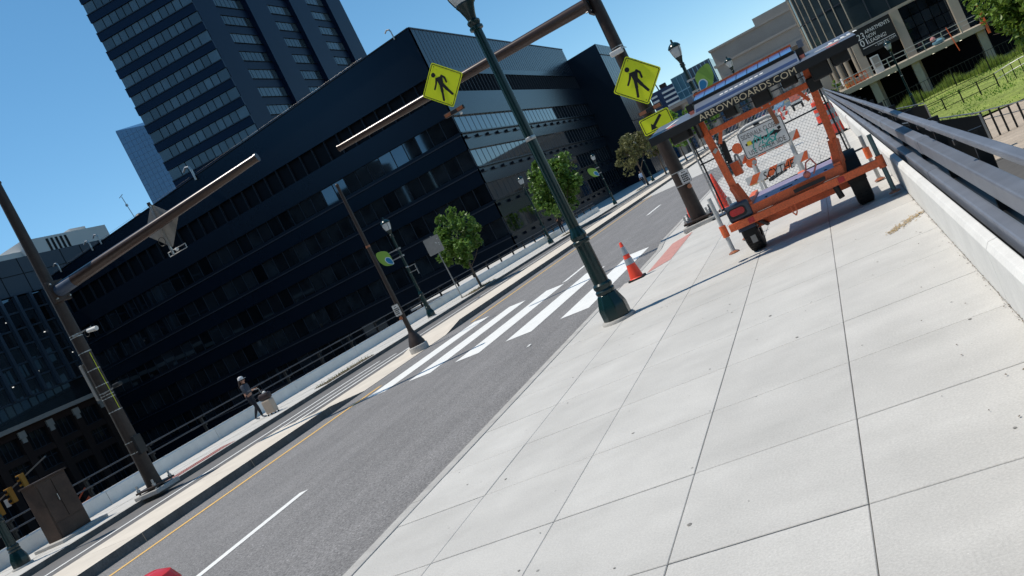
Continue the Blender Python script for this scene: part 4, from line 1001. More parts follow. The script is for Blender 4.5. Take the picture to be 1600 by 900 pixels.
# ------------------------------------------------------------------ trees
def tree(label, loc, clear, cz, rx, ry, rzz, n, ls, mat, tr=.09, lean=(0,0), name='street_tree', group='street trees', seed=1, squash=1.0, limbs=7):
    rnd = random.Random(seed); x, y, z = loc
    t = thing(name, label, 'tree', loc, group)
    tk = MB(); top = Vector((x+lean[0], y+lean[1], z+cz+rzz*.35)); base = Vector(loc)
    pts = [base, base.lerp(top,.3)+Vector((rnd.uniform(-.06,.06),rnd.uniform(-.06,.06),0)), base.lerp(top,.62)+Vector((rnd.uniform(-.1,.1),rnd.uniform(-.1,.1),0)), top]
    rr = [tr*1.25, tr*.9, tr*.65, tr*.2]
    for k in range(3): tk.tube(pts[k], pts[k+1], rr[k], rr[k+1], 10)
    ends = []
    for k in range(limbs):
        q = .38+.5*k/limbs; st = base.lerp(top, q); a = k*2.4+rnd.uniform(-.4,.4)
        en = Vector((x+lean[0]+rx*.75*math.cos(a), y+lean[1]+ry*.75*math.sin(a), z+cz+rzz*rnd.uniform(-.45,.6)))
        mid = st.lerp(en,.5)+Vector((0,0,-.05*rzz)); tk.tube(st, mid, tr*.42, tr*.28, 6); tk.tube(mid, en, tr*.28, tr*.08, 6)
        for j in range(3):
            e2 = mid.lerp(en, .3+.3*j)+Vector((rnd.uniform(-.4,.4)*rx,rnd.uniform(-.4,.4)*ry,rnd.uniform(-.2,.4)*rzz)); tk.tube(mid.lerp(en,.2+.3*j), e2, tr*.14, tr*.04, 5)
    tk.build('trunk', bark, t)
    cr = MB(); C0 = Vector((x+lean[0], y+lean[1], z+cz))
    ncl = max(14, int(n/70)); cl = []
    for k in range(ncl):
        u = rnd.uniform(-1,1); a = rnd.uniform(0,2*PI); r = rnd.uniform(.3,1.12)**.5*.92; s = math.sqrt(1-u*u)
        r *= 1+.16*math.sin(2*a+seed)+.13*math.sin(3*a+5*u+seed*2)
        cl.append((Vector((rx*r*s*math.cos(a), ry*r*s*math.sin(a), rzz*r*u*squash)), rnd.uniform(.13,.36)))
    vs, fs = [], []
    for k in range(n):
        c, cr_ = cl[rnd.randrange(ncl)]
        d = Vector((rnd.gauss(0,1), rnd.gauss(0,1), rnd.gauss(0,1))).normalized()*(cr_*rnd.uniform(.5,1.0)**.4)
        p = C0 + c + Vector((d.x*rx, d.y*ry, d.z*rzz))
        nrm = (d+Vector((rnd.gauss(0,.5),rnd.gauss(0,.5),rnd.gauss(0,.5)+.4))).normalized()
        a_ = nrm.orthogonal().normalized(); ang = rnd.uniform(0,6.28); b_ = nrm.cross(a_); ax = a_*math.cos(ang)+b_*math.sin(ang); bx_ = nrm.cross(ax)
        s = ls*rnd.uniform(.6,1.35); o = len(vs)
        vs += [p-ax*s*.5, p+bx_*s*.36+nrm*s*.06, p+ax*s*.55-nrm*s*.1, p-bx_*s*.36+nrm*s*.06]
        fs.append((o,o+1,o+2,o+3))
    cr.add(vs, fs); cr.build('crown', mat, t)
    return t
tree('small round tree with glossy leaves behind the square sign back', (-19.0,42.6,0), 1, 2.75, 1.35, 1.35, 1.35, 3600, .22, leaf1, .06, seed=3)
tree('clipped oval tree partly hidden by the large lamp post', (-19.3,64.3,0), 1.4, 3.75, 2.0, 2.0, 2.15, 5200, .30, leaf1, .09, seed=5)
tree('sparse tree with brown leaf tips left of the yellow arrow plaque', (-18.3,91,0), 1.8, 4.15, 2.0, 2.0, 1.95, 2600, .26, leaf2, .10, seed=8)
tree('loose tree just right of the brown tipped tree', (-17.9,101,0), 1.8, 4.2, 1.9, 1.9, 1.7, 2600, .28, leaf2, .09, seed=11)
for i, (y, s) in enumerate(((112,1.0),(122,1.05),(133,1.1),(146,1.15),(158,1.1),(171,1.2))):
    tree('%s bright green tree of the row seen under the trailer board' % ('nearest','second','third','fourth','fifth','farthest')[i], (-18.2-.1*i,y,0), 1.6, 4.3*s, 2.2*s, 2.2*s, 2.0*s, 1500, .36, leaf3, .09, seed=20+i, group='far row of bright trees')
tree('leafy tree at the upper right corner over the lawn', (13.4,60,-4.7), 2.5, 6.3, 3.4, 3.4, 4.2, 11000, .34, leaf4, .20, seed=31, name='maple_tree', group=None, limbs=10)
# ------------------------------------------------------------------ black office block (front faces -Y, street side faces +X)
XL, XR, YF, YB = -95.0, -33.65, 88.4, 151.0
OB = thing('office_block', 'low black office block with long bands of dark windows', 'building', (-64,100,-9))
rowz = [16.05-4.05*k for k in range(6)]; WH = 2.05
def zroof(x): return 26.3-2.35*(XR-x)/(XR-XL)
# solid core set back behind the glass
MB().add([(XL,YF+.5,-9),(XR-.5,YF+.5,-9),(XR-.5,YB,-9),(XL,YB,-9),(XL,YF+.5,23.7),(XR-.5,YF+.5,26.0),(XR-.5,YB,26.0),(XL,YB,23.7)],
         [(0,3,2,1),(4,5,6,7),(0,1,5,4),(1,2,6,5),(2,3,7,6),(3,0,4,7)]).build('core', facade_d, OB)
bands = [(rowz[k+1], rowz[k]-WH) for k in range(5)]
for z0, z1 in bands:
    MB().box(XL,XR,YF,YF+.49,z0,z1).build('front_spandrel', facade, OB)
    MB().box(XL,XR,YF-.12,YF+.02,z1-.42,z1-.30).build('front_ledge', mull, OB)
    MB().box(XR-.49,XR,YF+.003,YB,z0,z1).build('side_spandrel', facade, OB)
MB().box(XL,XR,YF,YF+.49,-9,rowz[5]-WH).build('front_spandrel', facade, OB); MB().box(XR-.49,XR,YF+.003,YB,-9,rowz[5]-WH).build('side_spandrel', facade, OB)
MB().box(XL,XR,YF,YF+.49,rowz[0],18.3).build('front_spandrel', facade, OB); MB().box(XR-.49,XR,YF+.003,YB,rowz[0],18.9).build('side_spandrel', facade, OB)
# parapet wall above the louvres, sloping along the front
MB().add([(XL,YF,20.55),(XR,YF,20.75),(XR,YF+.49,20.75),(XL,YF+.49,20.55),(XL,YF,zroof(XL)),(XR,YF,26.3),(XR,YF+.49,26.3),(XL,YF+.49,zroof(XL))],
         [(0,3,2,1),(4,5,6,7),(0,1,5,4),(1,2,6,5),(2,3,7,6),(3,0,4,7)]).build('front_parapet', facade, OB)
sp_ = MB().box(XR-.49,XR,YF+.003,YB,21.2,26.3).build('side_parapet', facade, OB)
m = MB()
for k in range(62): m.box(XR,XR+.018,YF+.5+1.0*k,YF+.62+1.0*k,21.9,26.2)
m.build('standing_seams', mull, sp_, kind='stuff')
MB().box(XR-.3,XR+.10,YF+.1,YB,26.3,26.42).build('coping', mull, OB)
m = MB().bar((XL,YF,zroof(XL)+.05),(XR,YF,26.35),.3,.09); m.build('coping', mull, OB)
# louvre band: fins in front of black
for k in range(33):
    x = XR-.6-1.86*k
    MB().box(x-.03,x+.03,YF+.12,YF+.45,18.3,20.75).build('louvre_fin', mull, OB)
m = MB()
for k in range(52): m.box(XR-.45,XR-.05,YF+1.0+1.2*k,YF+1.07+1.2*k,18.9,21.2)
m.build('side_louvre_fins', mull, OB, kind='stuff')
# panes: front one by one, side ribbon with mullions
pane = bpy.data.meshes.new('pane'); pw = 1.64
pane.from_pydata([(-pw/2,0,-WH/2+.03),(pw/2,0,-WH/2+.03),(pw/2,0,WH/2-.03),(-pw/2,0,WH/2-.03),(-pw/2,.05,-WH/2+.03),(pw/2,.05,-WH/2+.03),(pw/2,.05,WH/2-.03),(-pw/2,.05,WH/2-.03)], [], [(0,1,2,3),(5,4,7,6),(0,4,5,1),(3,2,6,7),(1,5,6,2),(0,3,7,4)])
pane.materials.append(glassd)
base = WL[OB.name]
for r_, zt in enumerate(rowz):
    for k in range(36):
        x = XR-.9-1.70*k
        if r_ == 5 and k > 30: continue
        o = bpy.data.objects.new('pane', pane); COL.objects.link(o); o.parent = OB
        o.location = Vector((x, YF+.30, zt-WH/2))-base; o.rotation_euler = (random.gauss(0,.011), 0, random.gauss(0,.011))
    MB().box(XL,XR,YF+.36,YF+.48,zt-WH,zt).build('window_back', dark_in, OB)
    m = MB()
    for k in range(37): m.box(XR-.08-1.70*k,XR-.02-1.70*k,YF+.22,YF+.34,zt-WH,zt)
    m.build('front_mullions', mull, OB, kind='stuff')
    sr = MB().box(XR-.40,XR-.32,YF+.4,YB-.6,zt-WH,zt).build('side_window_ribbon', glassd, OB)
    m = MB()
    for k in range(37): m.box(XR-.33,XR-.30,YF+1.2+1.7*k,YF+1.30+1.7*k,zt-WH,zt)
    m.build('side_mullions', mull, sr, kind='stuff')
    m = MB()
    for k in range(18): m.box(XR-.05,XR+.28,YF+1.0+3.4*k,YF+2.5+3.4*k,zt-WH-.75,zt-WH-.45)
    m.box(XR,XR+.30,YF,YB,zt-WH-.18,zt-WH-.05)
    m.build('sill_brackets', facade, OB, kind='stuff')
# projecting stair block
BX = -28.1
w2 = thing('stair_tower', 'black windowless stair tower at the end of the office block', 'building', (-30,158,-9))
MB().add([(XR-1.5,YB+.01,-9),(BX,YB+.01,-9),(BX,166,-9),(XR-1.5,166,-9),(XR-1.5,YB+.01,24.2),(BX,YB+.01,24.4),(BX,166,24.4),(XR-1.5,166,24.2)],
         [(0,3,2,1),(4,5,6,7),(0,1,5,4),(1,2,6,5),(2,3,7,6),(3,0,4,7)]).build('shaft', facade, w2)
m = MB()
for k in range(7): m.box(BX,BX+.02,152.5+2*k,152.62+2*k,-5,24.3)
m.build('seams', mull, w2, kind='stuff')
for z in (22.5,16,10): MB().box(BX,BX+.1,YB+.1,166,z-.12,z).build('floor_line', facade_d, w2)
# roof clutter
def vent(label, x, y, z, s):
    t = thing('roof_vent', label, 'vent', (x,y,z), 'roof vents')
    MB().tube((x,y,z-.3),(x,y,z+.7*s),.09*s,n=8).build('pipe', galv, t)
    MB().path([(x,y,z+.7*s),(x-.1*s,y,z+1.0*s),(x-.45*s,y,z+1.1*s),(x-.8*s,y,z+.85*s)], .09*s, 8).build('gooseneck', galv, t)
vent('grey gooseneck vent at the roof edge under the dark tower', -66.8, 88.2, 24.85, 1.5)
vent('small gooseneck vent on the roof corner of the black block', -35.5, 88.2, 26.3, .9)
vent('white roof vent on the left end of the black block', -84.5, 88.2, 24.3, 1.1)
vent('second white roof vent on the left end of the black block', -86.3, 88.2, 24.2, 1.1)
vent('roof vent hidden against the left mast pole', -92.8, 88.2, 24.0, 1.0)
t = thing('roof_antenna', 'thin weather mast on the left roof of the black block', 'antenna', (-78.6,89.2,24.3))
MB().tube((-78.6,89.2,24.3),(-79.0,89.2,28.0),.05,n=6).build('mast', galv, t); MB().bar((-79.4,89.2,28.0),(-78.7,89.2,28.2),.06,.06).box(-79.0,-78.75,89.1,89.3,26.6,26.9).build('cups', galv, t)
MB().ball((-78.0,89.4,24.6),.7,12,sc=(1,1,.8)).build('dish', steel_brown, t)
t = thing('roof_handrail', 'thin wire handrail along the black block roof edge', 'railing', (-60,88.3,25))
MB().tube((-94,88.3,zroof(-94)+.28),(-40,88.3,zroof(-40)+.22),.012,n=5).build('wire', mull, t)

# ------------------------------------------------------------------ dark tower
TW = thing('office_tower', 'tall dark office tower with blue grey window bands', 'building', (-92.3,146,-9))
P0 = Vector((-92.3,145.9,0)); P1 = Vector((-112.0,141.4,0)); dl = (P1-P0).normalized(); nl = Vector((dl.y,-dl.x,0)); 
if nl.y > 0: nl = -nl
LW = (P1-P0).length; ST = 3.95; TOPZ = 110
def prismz(m, poly, z0, z1):
    n = len(poly); m.add([(a,c,z0) for a, c in poly]+[(a,c,z1) for a, c in poly], [tuple(reversed(range(n))), tuple(range(n,2*n))]+[(i,(i+1)%n,n+(i+1)%n,n+i) for i in range(n)])
def left_strip(s0, s1, d0, d1, z0, z1, m):
    a = P0+dl*s0+nl*d0; b_ = P0+dl*s1+nl*d0; c = P0+dl*s1+nl*d1; e = P0+dl*s0+nl*d1
    m.add([(q.x,q.y,z) for z in (z0,z1) for q in (a,b_,c,e)], [(0,1,2,3),(7,6,5,4),(0,4,5,1),(1,5,6,2),(2,6,7,3),(3,7,4,0)])
m = MB(); prismz(m, [(-92.9,146.6),(-92.9,205),(-112,205),(-112,142.2)], -9, TOPZ); m.build('core', facade_d, TW)
floors = [74.1-ST*k for k in range(-7, 14)]
for zt in floors:
    if zt > 96: continue
    m = MB(); left_strip(0, LW, -.02, .45, zt-ST+.02, zt-2.1, m); m.build('spandrel', facade_t, TW)
    m = MB(); left_strip(0, LW, .45, .62, zt-2.32, zt-2.18, m); m.build('ledge', mull, TW)
    if 40 < zt < 80:
        s = 0; widths = [2.3]+[1.56]*10+[2.3]
        for w_ in widths:
            m = MB(); left_strip(s+.08, s+w_-.08, .10, .16, zt-2.07, zt-.01, m); m.build('pane', glasst, TW); s += w_
    for k in range(3):
        y0 = 152.5+17.8*k
        MB().box(-92.95,-92.62,y0,y0+10.4,zt-ST+.0,zt-2.1).build('bay_spandrel', facade_t, TW)
    for k in range(3):
        y0 = 152.5+17.8*k; pb = MB()
        for q in range(7): pb.box(-92.92,-92.82,y0+.08+q*1.48,y0+1.40+q*1.48,zt-2.08,zt-.02)
        pb.build('bay_window', glasst, TW)
        pb = MB().box(-92.62,-92.45,y0,y0+10.4,zt-2.25,zt-2.12).build('bay_ledge', facade_d, TW)
for y0, y1 in ((145.9,152.5),(162.9,170.3),(180.7,188.1),(198.5,206)):
    MB().box(-92.9,-91.6 if y0 > 150 else -92.3,y0,y1,-9,TOPZ).build('pier', facade_t, TW)

# ------------------------------------------------------------------ blue glass tower far away
t = thing('glass_tower', 'pale blue glass tower behind the dark office tower', 'building', (-268,332,-9))
MB().add([(-276,328,-9),(-262,334,-9),(-240,360,-9),(-256,356,-9),(-276,328,124.5),(-262,334,120.5),(-240,360,121),(-256,356,124)], [(0,1,5,4),(1,2,6,5),(2,3,7,6),(3,0,4,7),(4,5,6,7)]).build('curtain_wall', glassb, t)
m = MB(); A = Vector((-276,328,0)); B = Vector((-262,334,0)); nn = Vector((B-A).cross(EZ)).normalized()
for k in range(30):
    z = 120-2.6*k; m.bar(A+nn*.05+EZ*z, B+nn*.05+EZ*z, .12, .18)
for k in range(8):
    p = A.lerp(B,k/7); m.bar(p+nn*.05+EZ*30, p+nn*.05+EZ*(124-4*k/7), .12, .16)
m.build('floor_lines', M('tower mullion', (.10,.18,.30), .4, .3, var=.1), t, kind='stuff')

# ------------------------------------------------------------------ brick podium with glass and fins (faces +X)
t = thing('brick_building', 'dark brick building with glass upper floors behind the left mast pole', 'building', (-100,75,-9))
BX0 = -97.0
MB().box(-125,BX0-.6,30,104,-9,7.1).box(-125,BX0-1.6,30,104,7.1,28.1).build('core', dark_in, t)
MB().box(BX0-.6,BX0,30,104,6.25,7.1).box(BX0-.6,BX0,30,104,3.15,3.95).box(BX0-.6,BX0,30,104,.3,1.15).box(BX0-.6,BX0,30,104,-9,-5).build('brick_wall', brickm, t)
for k in range(-8, 8):
    y = 75.0+4.2*k
    MB().box(BX0-.6,BX0+.12,y-.55,y+.55,-9,6.4).build('brick_pier', brickm, t)
    MB().box(BX0+.12,BX0+.35,y-.5,y+.5,5.9,6.75).box(BX0+.12,BX0+.28,y-.32,y+.32,5.3,5.9).build('stone_bracket', stone, t)
    for z0, z1 in ((3.95,6.25),(1.15,3.15),(-5,.3)):
        w_ = MB().box(BX0-.5,BX0-.42,y+.6,y+3.6,z0,z1).build('window', glass_plain, t)
        m = MB().box(BX0-.42,BX0-.34,y+.58,y+3.62,z0,z0+.12)
        for q in (1.35,2.1,2.85): m.box(BX0-.42,BX0-.34,y+q-.05,y+q+.05,z0,z1)
        if z1 < 4 and z0 > 0: m.box(BX0-.42,BX0-.34,y+.6,y+3.6,z1-.6,z1-.5)
        m.build('frame', M('window frame', (.05,.055,.06), .5, .3) if k == -8 and z0 > 3 else mull, w_)
MB().box(BX0-.4,BX0+.7,30,92.5,7.1,7.65).build('cornice', stone, t)
# glass storeys with fins, slightly curved back to the right
for k in range(-4, 8):
    y = 77.0+2.35*k; yb = y
    MB().box(BX0-1.0,BX0-.45,yb-.22,yb+.22,10.5,23.2).build('fin', finm, t)
for k in range(6):
    z = 10.5+2.15*k; MB().box(BX0-1.1,BX0-.9,60,93.5,z-.22,z).build('floor_edge', finm, t)
    MB().box(BX0-1.3,BX0-1.05,60,93.5,z,z+1.9).build('glass_band', glassd, t)
MB().box(BX0-1.3,BX0-.8,60,104,23.3,28.2).build('attic', M('attic panel', (.030,.043,.062), .5, .1, var=.1), t)
MB().box(BX0-1.5,BX0-1.2,60,93,7.7,10.3).build('glass_band', glassd, t)
m = MB()
for k in range(12): m.box(BX0-.8,BX0-.77,62+3.6*k,62.12+3.6*k,23.3,28.2)
m.box(BX0-.8,BX0-.77,60,104,25.9,26.0); m.build('panel_joints', facade_d, t, kind='stuff')
for y, z in ((81.5,20.2),(86,17.6),(84,15.8),(79.4,16.4),(82.3,13.0),(88.5,13.8),(78,12.2)):
    MB().box(BX0-1.04,BX0-1.0,y-.12,y+.12,z,z+.12).build('ceiling_light', M('office light', (.8,.8,.75), .5, 0, var=0, emit=(1,.95,.85,.8)) if y == 81.5 else bpy.data.materials['office light'], t)
ph = MB().box(-122,-109,99.5,116.4,28.2,33.6).box(-122,-113,113,116.4,33.6,35.2).box(-122,-110,93,99.5,28.2,32.3).build('penthouse', pent_m, t)
for k in range(5): MB().box(-109,-108.9,103.8+.9*k,104.2+.9*k,29.5,33.2).build('penthouse_louvre', facade_d, ph)

# ------------------------------------------------------------------ station and far skyline
t = thing('stone_station', 'long grey stone station with tall columns in the distance', 'building', (-15,230,-2))
SY = 230
MB().box(-18,60,SY+3,SY+60,-2,19.8).build('main_hall', stone, t); MB().box(-60,-18,SY+3,SY+20,-2,12.3).build('side_wing', stone, t)
MB().box(-18,60,SY-1,SY+3.2,13.2,16.0).build('entablature', stone, t); MB().box(-18.5,60,SY-1.6,SY+3,15.98,16.5).build('cornice', stone, t)
MB().box(-18,60,SY+1,SY+4,16.5,20.2).build('attic', stone, t); MB().box(-18.3,60,SY+.5,SY+4,20.2,20.7).build('cornice', stone, t)
MB().box(-6,60,SY+8,SY+40,20.7,23.2).build('roof_storey', stone, t); MB().box(-18,60,SY-1.2,SY+3,11.9,13.2).build('architrave', stone, t); MB().box(-60,-18.1,SY-1.0,SY+3,11.9,12.7).build('architrave', stone, t)
for k in range(16):
    x = -45+5.3*k
    MB().lathe([(1.25,-2),(1.25,-.6),(1.05,-.4),(.92,11.2),(1.2,11.6),(1.25,11.9)], (x,SY+.6,0), 16).build('column', stone, t)
    w_ = MB().box(x+1.5,x+3.8,SY+2.85,SY+3.02,0,11).build('window', glassb, t)
    m = MB()
    for q in range(3): m.box(x+1.5+.75*q,x+1.6+.75*q,SY+2.75,SY+2.84,0,11)
    for q in range(6): m.box(x+1.5,x+3.8,SY+2.75,SY+2.84,1.5*q,1.5*q+.12)
    m.build('glazing_bars', iron, w_, kind='stuff')
t = thing('glass_office', 'teal glass office block beside the far street lamp', 'building', (-35,330,-2))
MB().box(-42.3,-27,330,350,-2,26.3).build('curtain_wall', M('teal glass', (.05,.14,.19), .12, 0, var=.25, scale=.12, ior=1.9), t)
MB().box(-37,-26.9,329.5,350,18,26.5).build('upper_volume', M('navy glass', (.012,.03,.06), .15, 0, var=.2, scale=.2, ior=1.8), t)
m = MB()
for k in range(7): m.box(-42.3,-27,329.88,330,3+2.9*k,3.35+2.9*k)
for k in range(8): m.box(-42.3+2*k,-42.15+2*k,329.86,330,-2,26)
for k in range(7): m.box(-36.8+1.55*k,-36.55+1.55*k,329.3,329.5,18,26.5)
m.build('mullions', M('pale mullion', (.25,.40,.48), .5, .2), t, kind='stuff')
t = thing('striped_tower', 'distant navy tower with white horizontal bands', 'building', (-57,420,-2))
MB().box(-66,-50,420,440,-2,31).build('walls', M('navy wall', (.015,.028,.07), .5, 0, var=.1), t)
for k in range(13):
    for x0, x1 in ((-65.5,-62.5),(-60,-50.3)): MB().box(x0,x1,419.7,420,2+2.2*k,2.9+2.2*k).build('white_band', pent_m, t)
MB().box(-60,-57,421,424,31,33).tube((-61,422,31),(-61.6,422,36.5),.3,n=6).build('roof_plant', brickm, t)
# ------------------------------------------------------------------ buildings behind the camera: unseen, added to shape what the dark glass reflects
bk = M('unseen block stone', (.045,.042,.04), .8, 0, var=.3, scale=.2)
for i, (x0, x1, y0, y1, h, lab) in enumerate(((-330,-196,-75,-60,95,'broad'),(-185,-150,-80,-62,60,'stepped'),(-150,-108,-70,-58,34,'low'),(-106,-78,-95,-66,85,'slender'),(-70,-30,-85,-62,52,'pale'),(6,80,-110,-70,70,'wide'))):
    t = thing('unseen_block', '%s unseen stone block added for the dark office window reflections' % lab, 'building', ((x0+x1)/2,(y0+y1)/2,-9), 'unseen blocks added for the glass reflections')
    MB().box(x0,x1,y0,y1,-9,h).build('walls', bk, t); MB().box(x0+(x1-x0)*.2,x0+(x1-x0)*.7,y0+2,y1-2,h,h+5).build('roof_storey', bk, t)
    m = MB()
    for k in range(int((x1-x0)/5)):
        for q in range(int(h/5)): m.box(x0+1.2+5*k,x0+3.6+5*k,y1,y1+.1,1+5*q,4+5*q)
    m.build('windows', dark_in, t, kind='stuff')
# ------------------------------------------------------------------ apartment building on the right with its deck
t = thing('apartment_building', 'glass apartment building with concrete columns and a leasing banner', 'building', (10,112,-4.7))
DK = thing('terrace_deck', 'concrete terrace slab on columns under the apartment building', 'terrace', (9,106,-4.7))
MB().box(1.7,17.8,104.6,118,-.98,-.38).build('slab', stone_l, DK, bevel=.03)
for x in (5.4,9.9,16.6):
    MB().box(x,x+.75,104.9,105.6,-4.7,-.98).build('column', stone_l, DK)
    MB().box(x+.78,x+1.25,107.5,108.2,-4.7,-.98).build('column', stone_l, DK)
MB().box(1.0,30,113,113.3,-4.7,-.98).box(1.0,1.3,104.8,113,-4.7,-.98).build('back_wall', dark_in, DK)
for x, y in ((4.5,106.5),(7.6,106.4),(8.4,107.2),(12.4,106.5),(13.8,107.0),(15.2,106.2),(2.6,106)):
    MB().lathe([(.10,-1.06),(.13,-1.0),(.13,-.985)], (x,y,0), 10).build('downlight', M('downlight', (.9,.85,.7), .5, 0, var=0, emit=(1,.9,.7,2.0)) if x == 4.5 else bpy.data.materials['downlight'], DK)
rl = thing('terrace_railing', 'thin metal railing along the edge of the apartment terrace', 'railing', (9.5,104.8,-.38))
for z in (.25,.72): MB().tube((2.2,104.8,z),(17.5,104.8,z),.035,n=6).build('rail', galv, rl)
for k in range(9): MB().box(2.3+1.88*k-.05,2.3+1.88*k+.05,104.76,104.84,-.38,.74).build('post', galv, rl)
# storeys
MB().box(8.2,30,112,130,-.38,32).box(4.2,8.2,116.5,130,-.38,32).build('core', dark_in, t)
MB().box(6.0,30,110.8,111.1,5.1,5.45).build('ledge', stone_l, t)
for x in (5.6,10.5,16.2): MB().box(x,x+.95,110.3,111.2,-.38,5.1).build('column', stone_l, t)
for k in range(9):
    x0 = 11.6+.95*k
    for q in range(4):
        MB().box(x0+.03,x0+.90,111.35,111.42,-.3+1.36*q,.98+1.36*q).build('shopfront_pane', glassd, t)
# curved glass corner: facets of panes with mullions
cx_, cy_, R_ = 8.2, 117.5, 6.6
fac = []
for k in range(9):
    a = math.radians(180+10*k*.95); fac.append((cx_+R_*math.cos(a), cy_+R_*math.sin(a)))
fac = [(1.62,124)]+fac+[(13,110.9),(18,110.9),(23,110.9)]
for i in range(len(fac)-1):
    (xa,ya),(xb,yb) = fac[i], fac[i+1]
    n_ = max(1,int(math.hypot(xb-xa,yb-ya)/1.7))
    for j in range(n_):
        p = Vector((xa+(xb-xa)*j/n_, ya+(yb-ya)*j/n_, 0)); q = Vector((xa+(xb-xa)*(j+1)/n_, ya+(yb-ya)*(j+1)/n_, 0))
        for z0, z1 in ((5.5,8.6),(8.75,12.2),(12.35,18)):
            MB().add([(p.x,p.y,z0),(q.x,q.y,z0),(q.x,q.y,z1),(p.x,p.y,z1)], [(0,1,2,3)]).build('pane', M('apartment glass', (.022,.034,.042), .05, 0, var=.15, scale=.4, ior=1.75) if 'apartment glass' not in bpy.data.materials else bpy.data.materials['apartment glass'], t)
        MB().tube((p.x,p.y-.03,5.4),(p.x,p.y-.03,19),.07,n=6).build('mullion', stone_l if j == 0 else mull, t)
    MB().bar((xa,ya-.02,8.68),(xb,yb-.02,8.68),.12,.14).bar((xa,ya-.02,12.28),(xb,yb-.02,12.28),.12,.14).build('transom', mull, t)
    MB().bar((xa,ya-.05,5.32),(xb,yb-.05,5.32),.2,.22).build('sill_band', stone_l, t)
for k in range(6):
    a = math.radians(190+11*k); MB().lathe([(.28,-.38),(.28,5.2)], (cx_+(R_-.6)*math.cos(a)-.2, cy_+(R_-.6)*math.sin(a),0), 10).build('round_column', stone_l, t)
bn = thing('leasing_banner', 'black banner reading apartments now leasing on the glass building', 'banner', (8.4,110.2,3.5))
MB().box(6.35,10.45,110.15,110.25,2.0,5.0).build('panel', black_p, bn)
Y_ = 110.14
text('lettering', 'APARTMENTS', white_txt, bn, (7.45,Y_,4.20), EX, EZ, width=2.75, height=.42, t=.01)
text('lettering', 'NOW', white_txt, bn, (7.45,Y_,3.62), EX, EZ, width=1.05, height=.42, t=.01)
text('lettering', 'LEASING!', white_txt, bn, (7.45,Y_,3.04), EX, EZ, width=1.95, height=.42, t=.01)
text('lettering', '23', white_txt, bn, (6.50,Y_,3.80), EX, EZ, width=.78, height=.72, t=.01)
text('lettering', '01', white_txt, bn, (6.55,Y_,3.02), EX, EZ, width=.78, height=.72, t=.01)
MB().box(6.6,10.2,Y_-.01,Y_,2.76,2.82).build('rule', white_txt, bn)
text('lettering', '\u2022 2301JFK.COM', white_txt, bn, (7.9,Y_,2.35), EX, EZ, width=2.3, height=.28, t=.01)
# terrace clutter
def clutter(name, label, cat, parts, loc):
    t_ = thing(name, label, cat, loc)
    for nm, mb, mt in parts: mb.build(nm, mt, t_)
    return t_
clutter('shrouded_statue','white wrapped chair back standing on the terrace','chair',[('wrap',MB().box(6.6,7.5,106.5,107,-.38,1.6),white_p),('back',MB().box(6.75,7.4,106.45,106.5,.3,1.5),stone)],(7,106.7,-.38))
clutter('orange_barrier','orange mesh barrier on the terrace edge','barrier',[('frame',MB().box(3.2,5.6,105.6,105.7,.5,.62).box(3.2,5.6,105.6,105.7,-.3,-.18),orange_p)]+[('post',MB().box(3.2+.4*k,3.28+.4*k,105.6,105.7,-.38,.6),orange_p) for k in range(7)],(4.4,105.6,-.38))
clutter('material_pile','stack of yellow and tan building materials on the terrace','materials',[('crate',MB().box(3.6,4.4,106.2,106.8,-.38,.35),wood_m),('sheet',MB().box(4.5,5.4,106.2,106.8,-.38,.2),stone_l),('yellow_bucket',MB().lathe([(.18,-.38),(.22,.1)],(3.4,106.2,0),10),mark_y)],(4.3,106.5,-.38))
clutter('blue_tarp','light blue tarp bundle on the terrace','tarp',[('bundle',MB().ball((13.2,105.6,-.1),.45,10,sc=(1.5,.8,.7)),M('tarp blue',(.12,.26,.34),.6)),('top',MB().ball((12.8,105.6,.35),.3,8),M('tarp pink',(.45,.2,.2),.6))],(13,105.6,-.38))
clutter('orange_pole','thin orange pole hanging over the terrace edge','pole',[('pole',MB().tube((14.2,104.5,.9),(14.5,104.5,-1.9),.05,n=6),orange_p)],(14.3,104.5,-.38))
clutter('orange_post','orange edge protection post at the terrace corner','post',[('post',MB().box(17.5,17.75,104.4,104.55,-1.6,1.6),orange_p),('foot',MB().box(17.2,17.75,104.3,104.6,-.38,-.2),orange_p)],(17.6,104.5,-.38))
clutter('pale_utility_box','pale beige utility box at the end of the sidewalk','cabinet',[('body',MB().box(.4,2.2,110,111,-.3,2.6),stone_l),('lid',MB().box(.35,2.25,109.95,111.05,2.6,2.7),stone)],(1.2,110.5,-.3))
tree('small green shrub at the end of the near parapet', (2.3,107,-.4), .2, .9, .55, .55, .6, 350, .16, leaf3, .03, seed=77, name='shrub', group=None, limbs=3)

# ------------------------------------------------------------------ lower park on the right
MB().add([(1.2,0,-4.72),(60,0,-4.72),(60,140,-4.72),(1.2,140,-4.72)], [(0,1,2,3)]).build('lower_paving', low_ground, kind='structure')
lw = MB(); nx, ny = 24, 20
for j in range(ny+1):
    for i in range(nx+1):
        x = 3.0+42*i/nx; y = 61.5+42*j/ny; lw.v.append((x, y, -4.70+.10*math.sin(x*.7)*math.sin(y*.4)+.08))
for j in range(ny):
    for i in range(nx): k = j*(nx+1)+i; lw.f.append([k,k+1,k+nx+2,k+nx+1]); lw.mi.append(0); lw.sm.append(True)
lw.build('lawn', lawn_m, kind='structure')
g_ = MB(); rnd = random.Random(4)
for k in range(9000):
    x = rnd.uniform(4.5,34); y = rnd.uniform(62,103); h = rnd.uniform(.05,.16); a = rnd.uniform(0,6.28)
    g_.add([(x,y,-4.68),(x+.10*math.cos(a),y+.10*math.sin(a),-4.68),(x+.06*math.cos(a+.8),y+.06*math.sin(a+.8),-4.62+h)], [(0,1,2)])
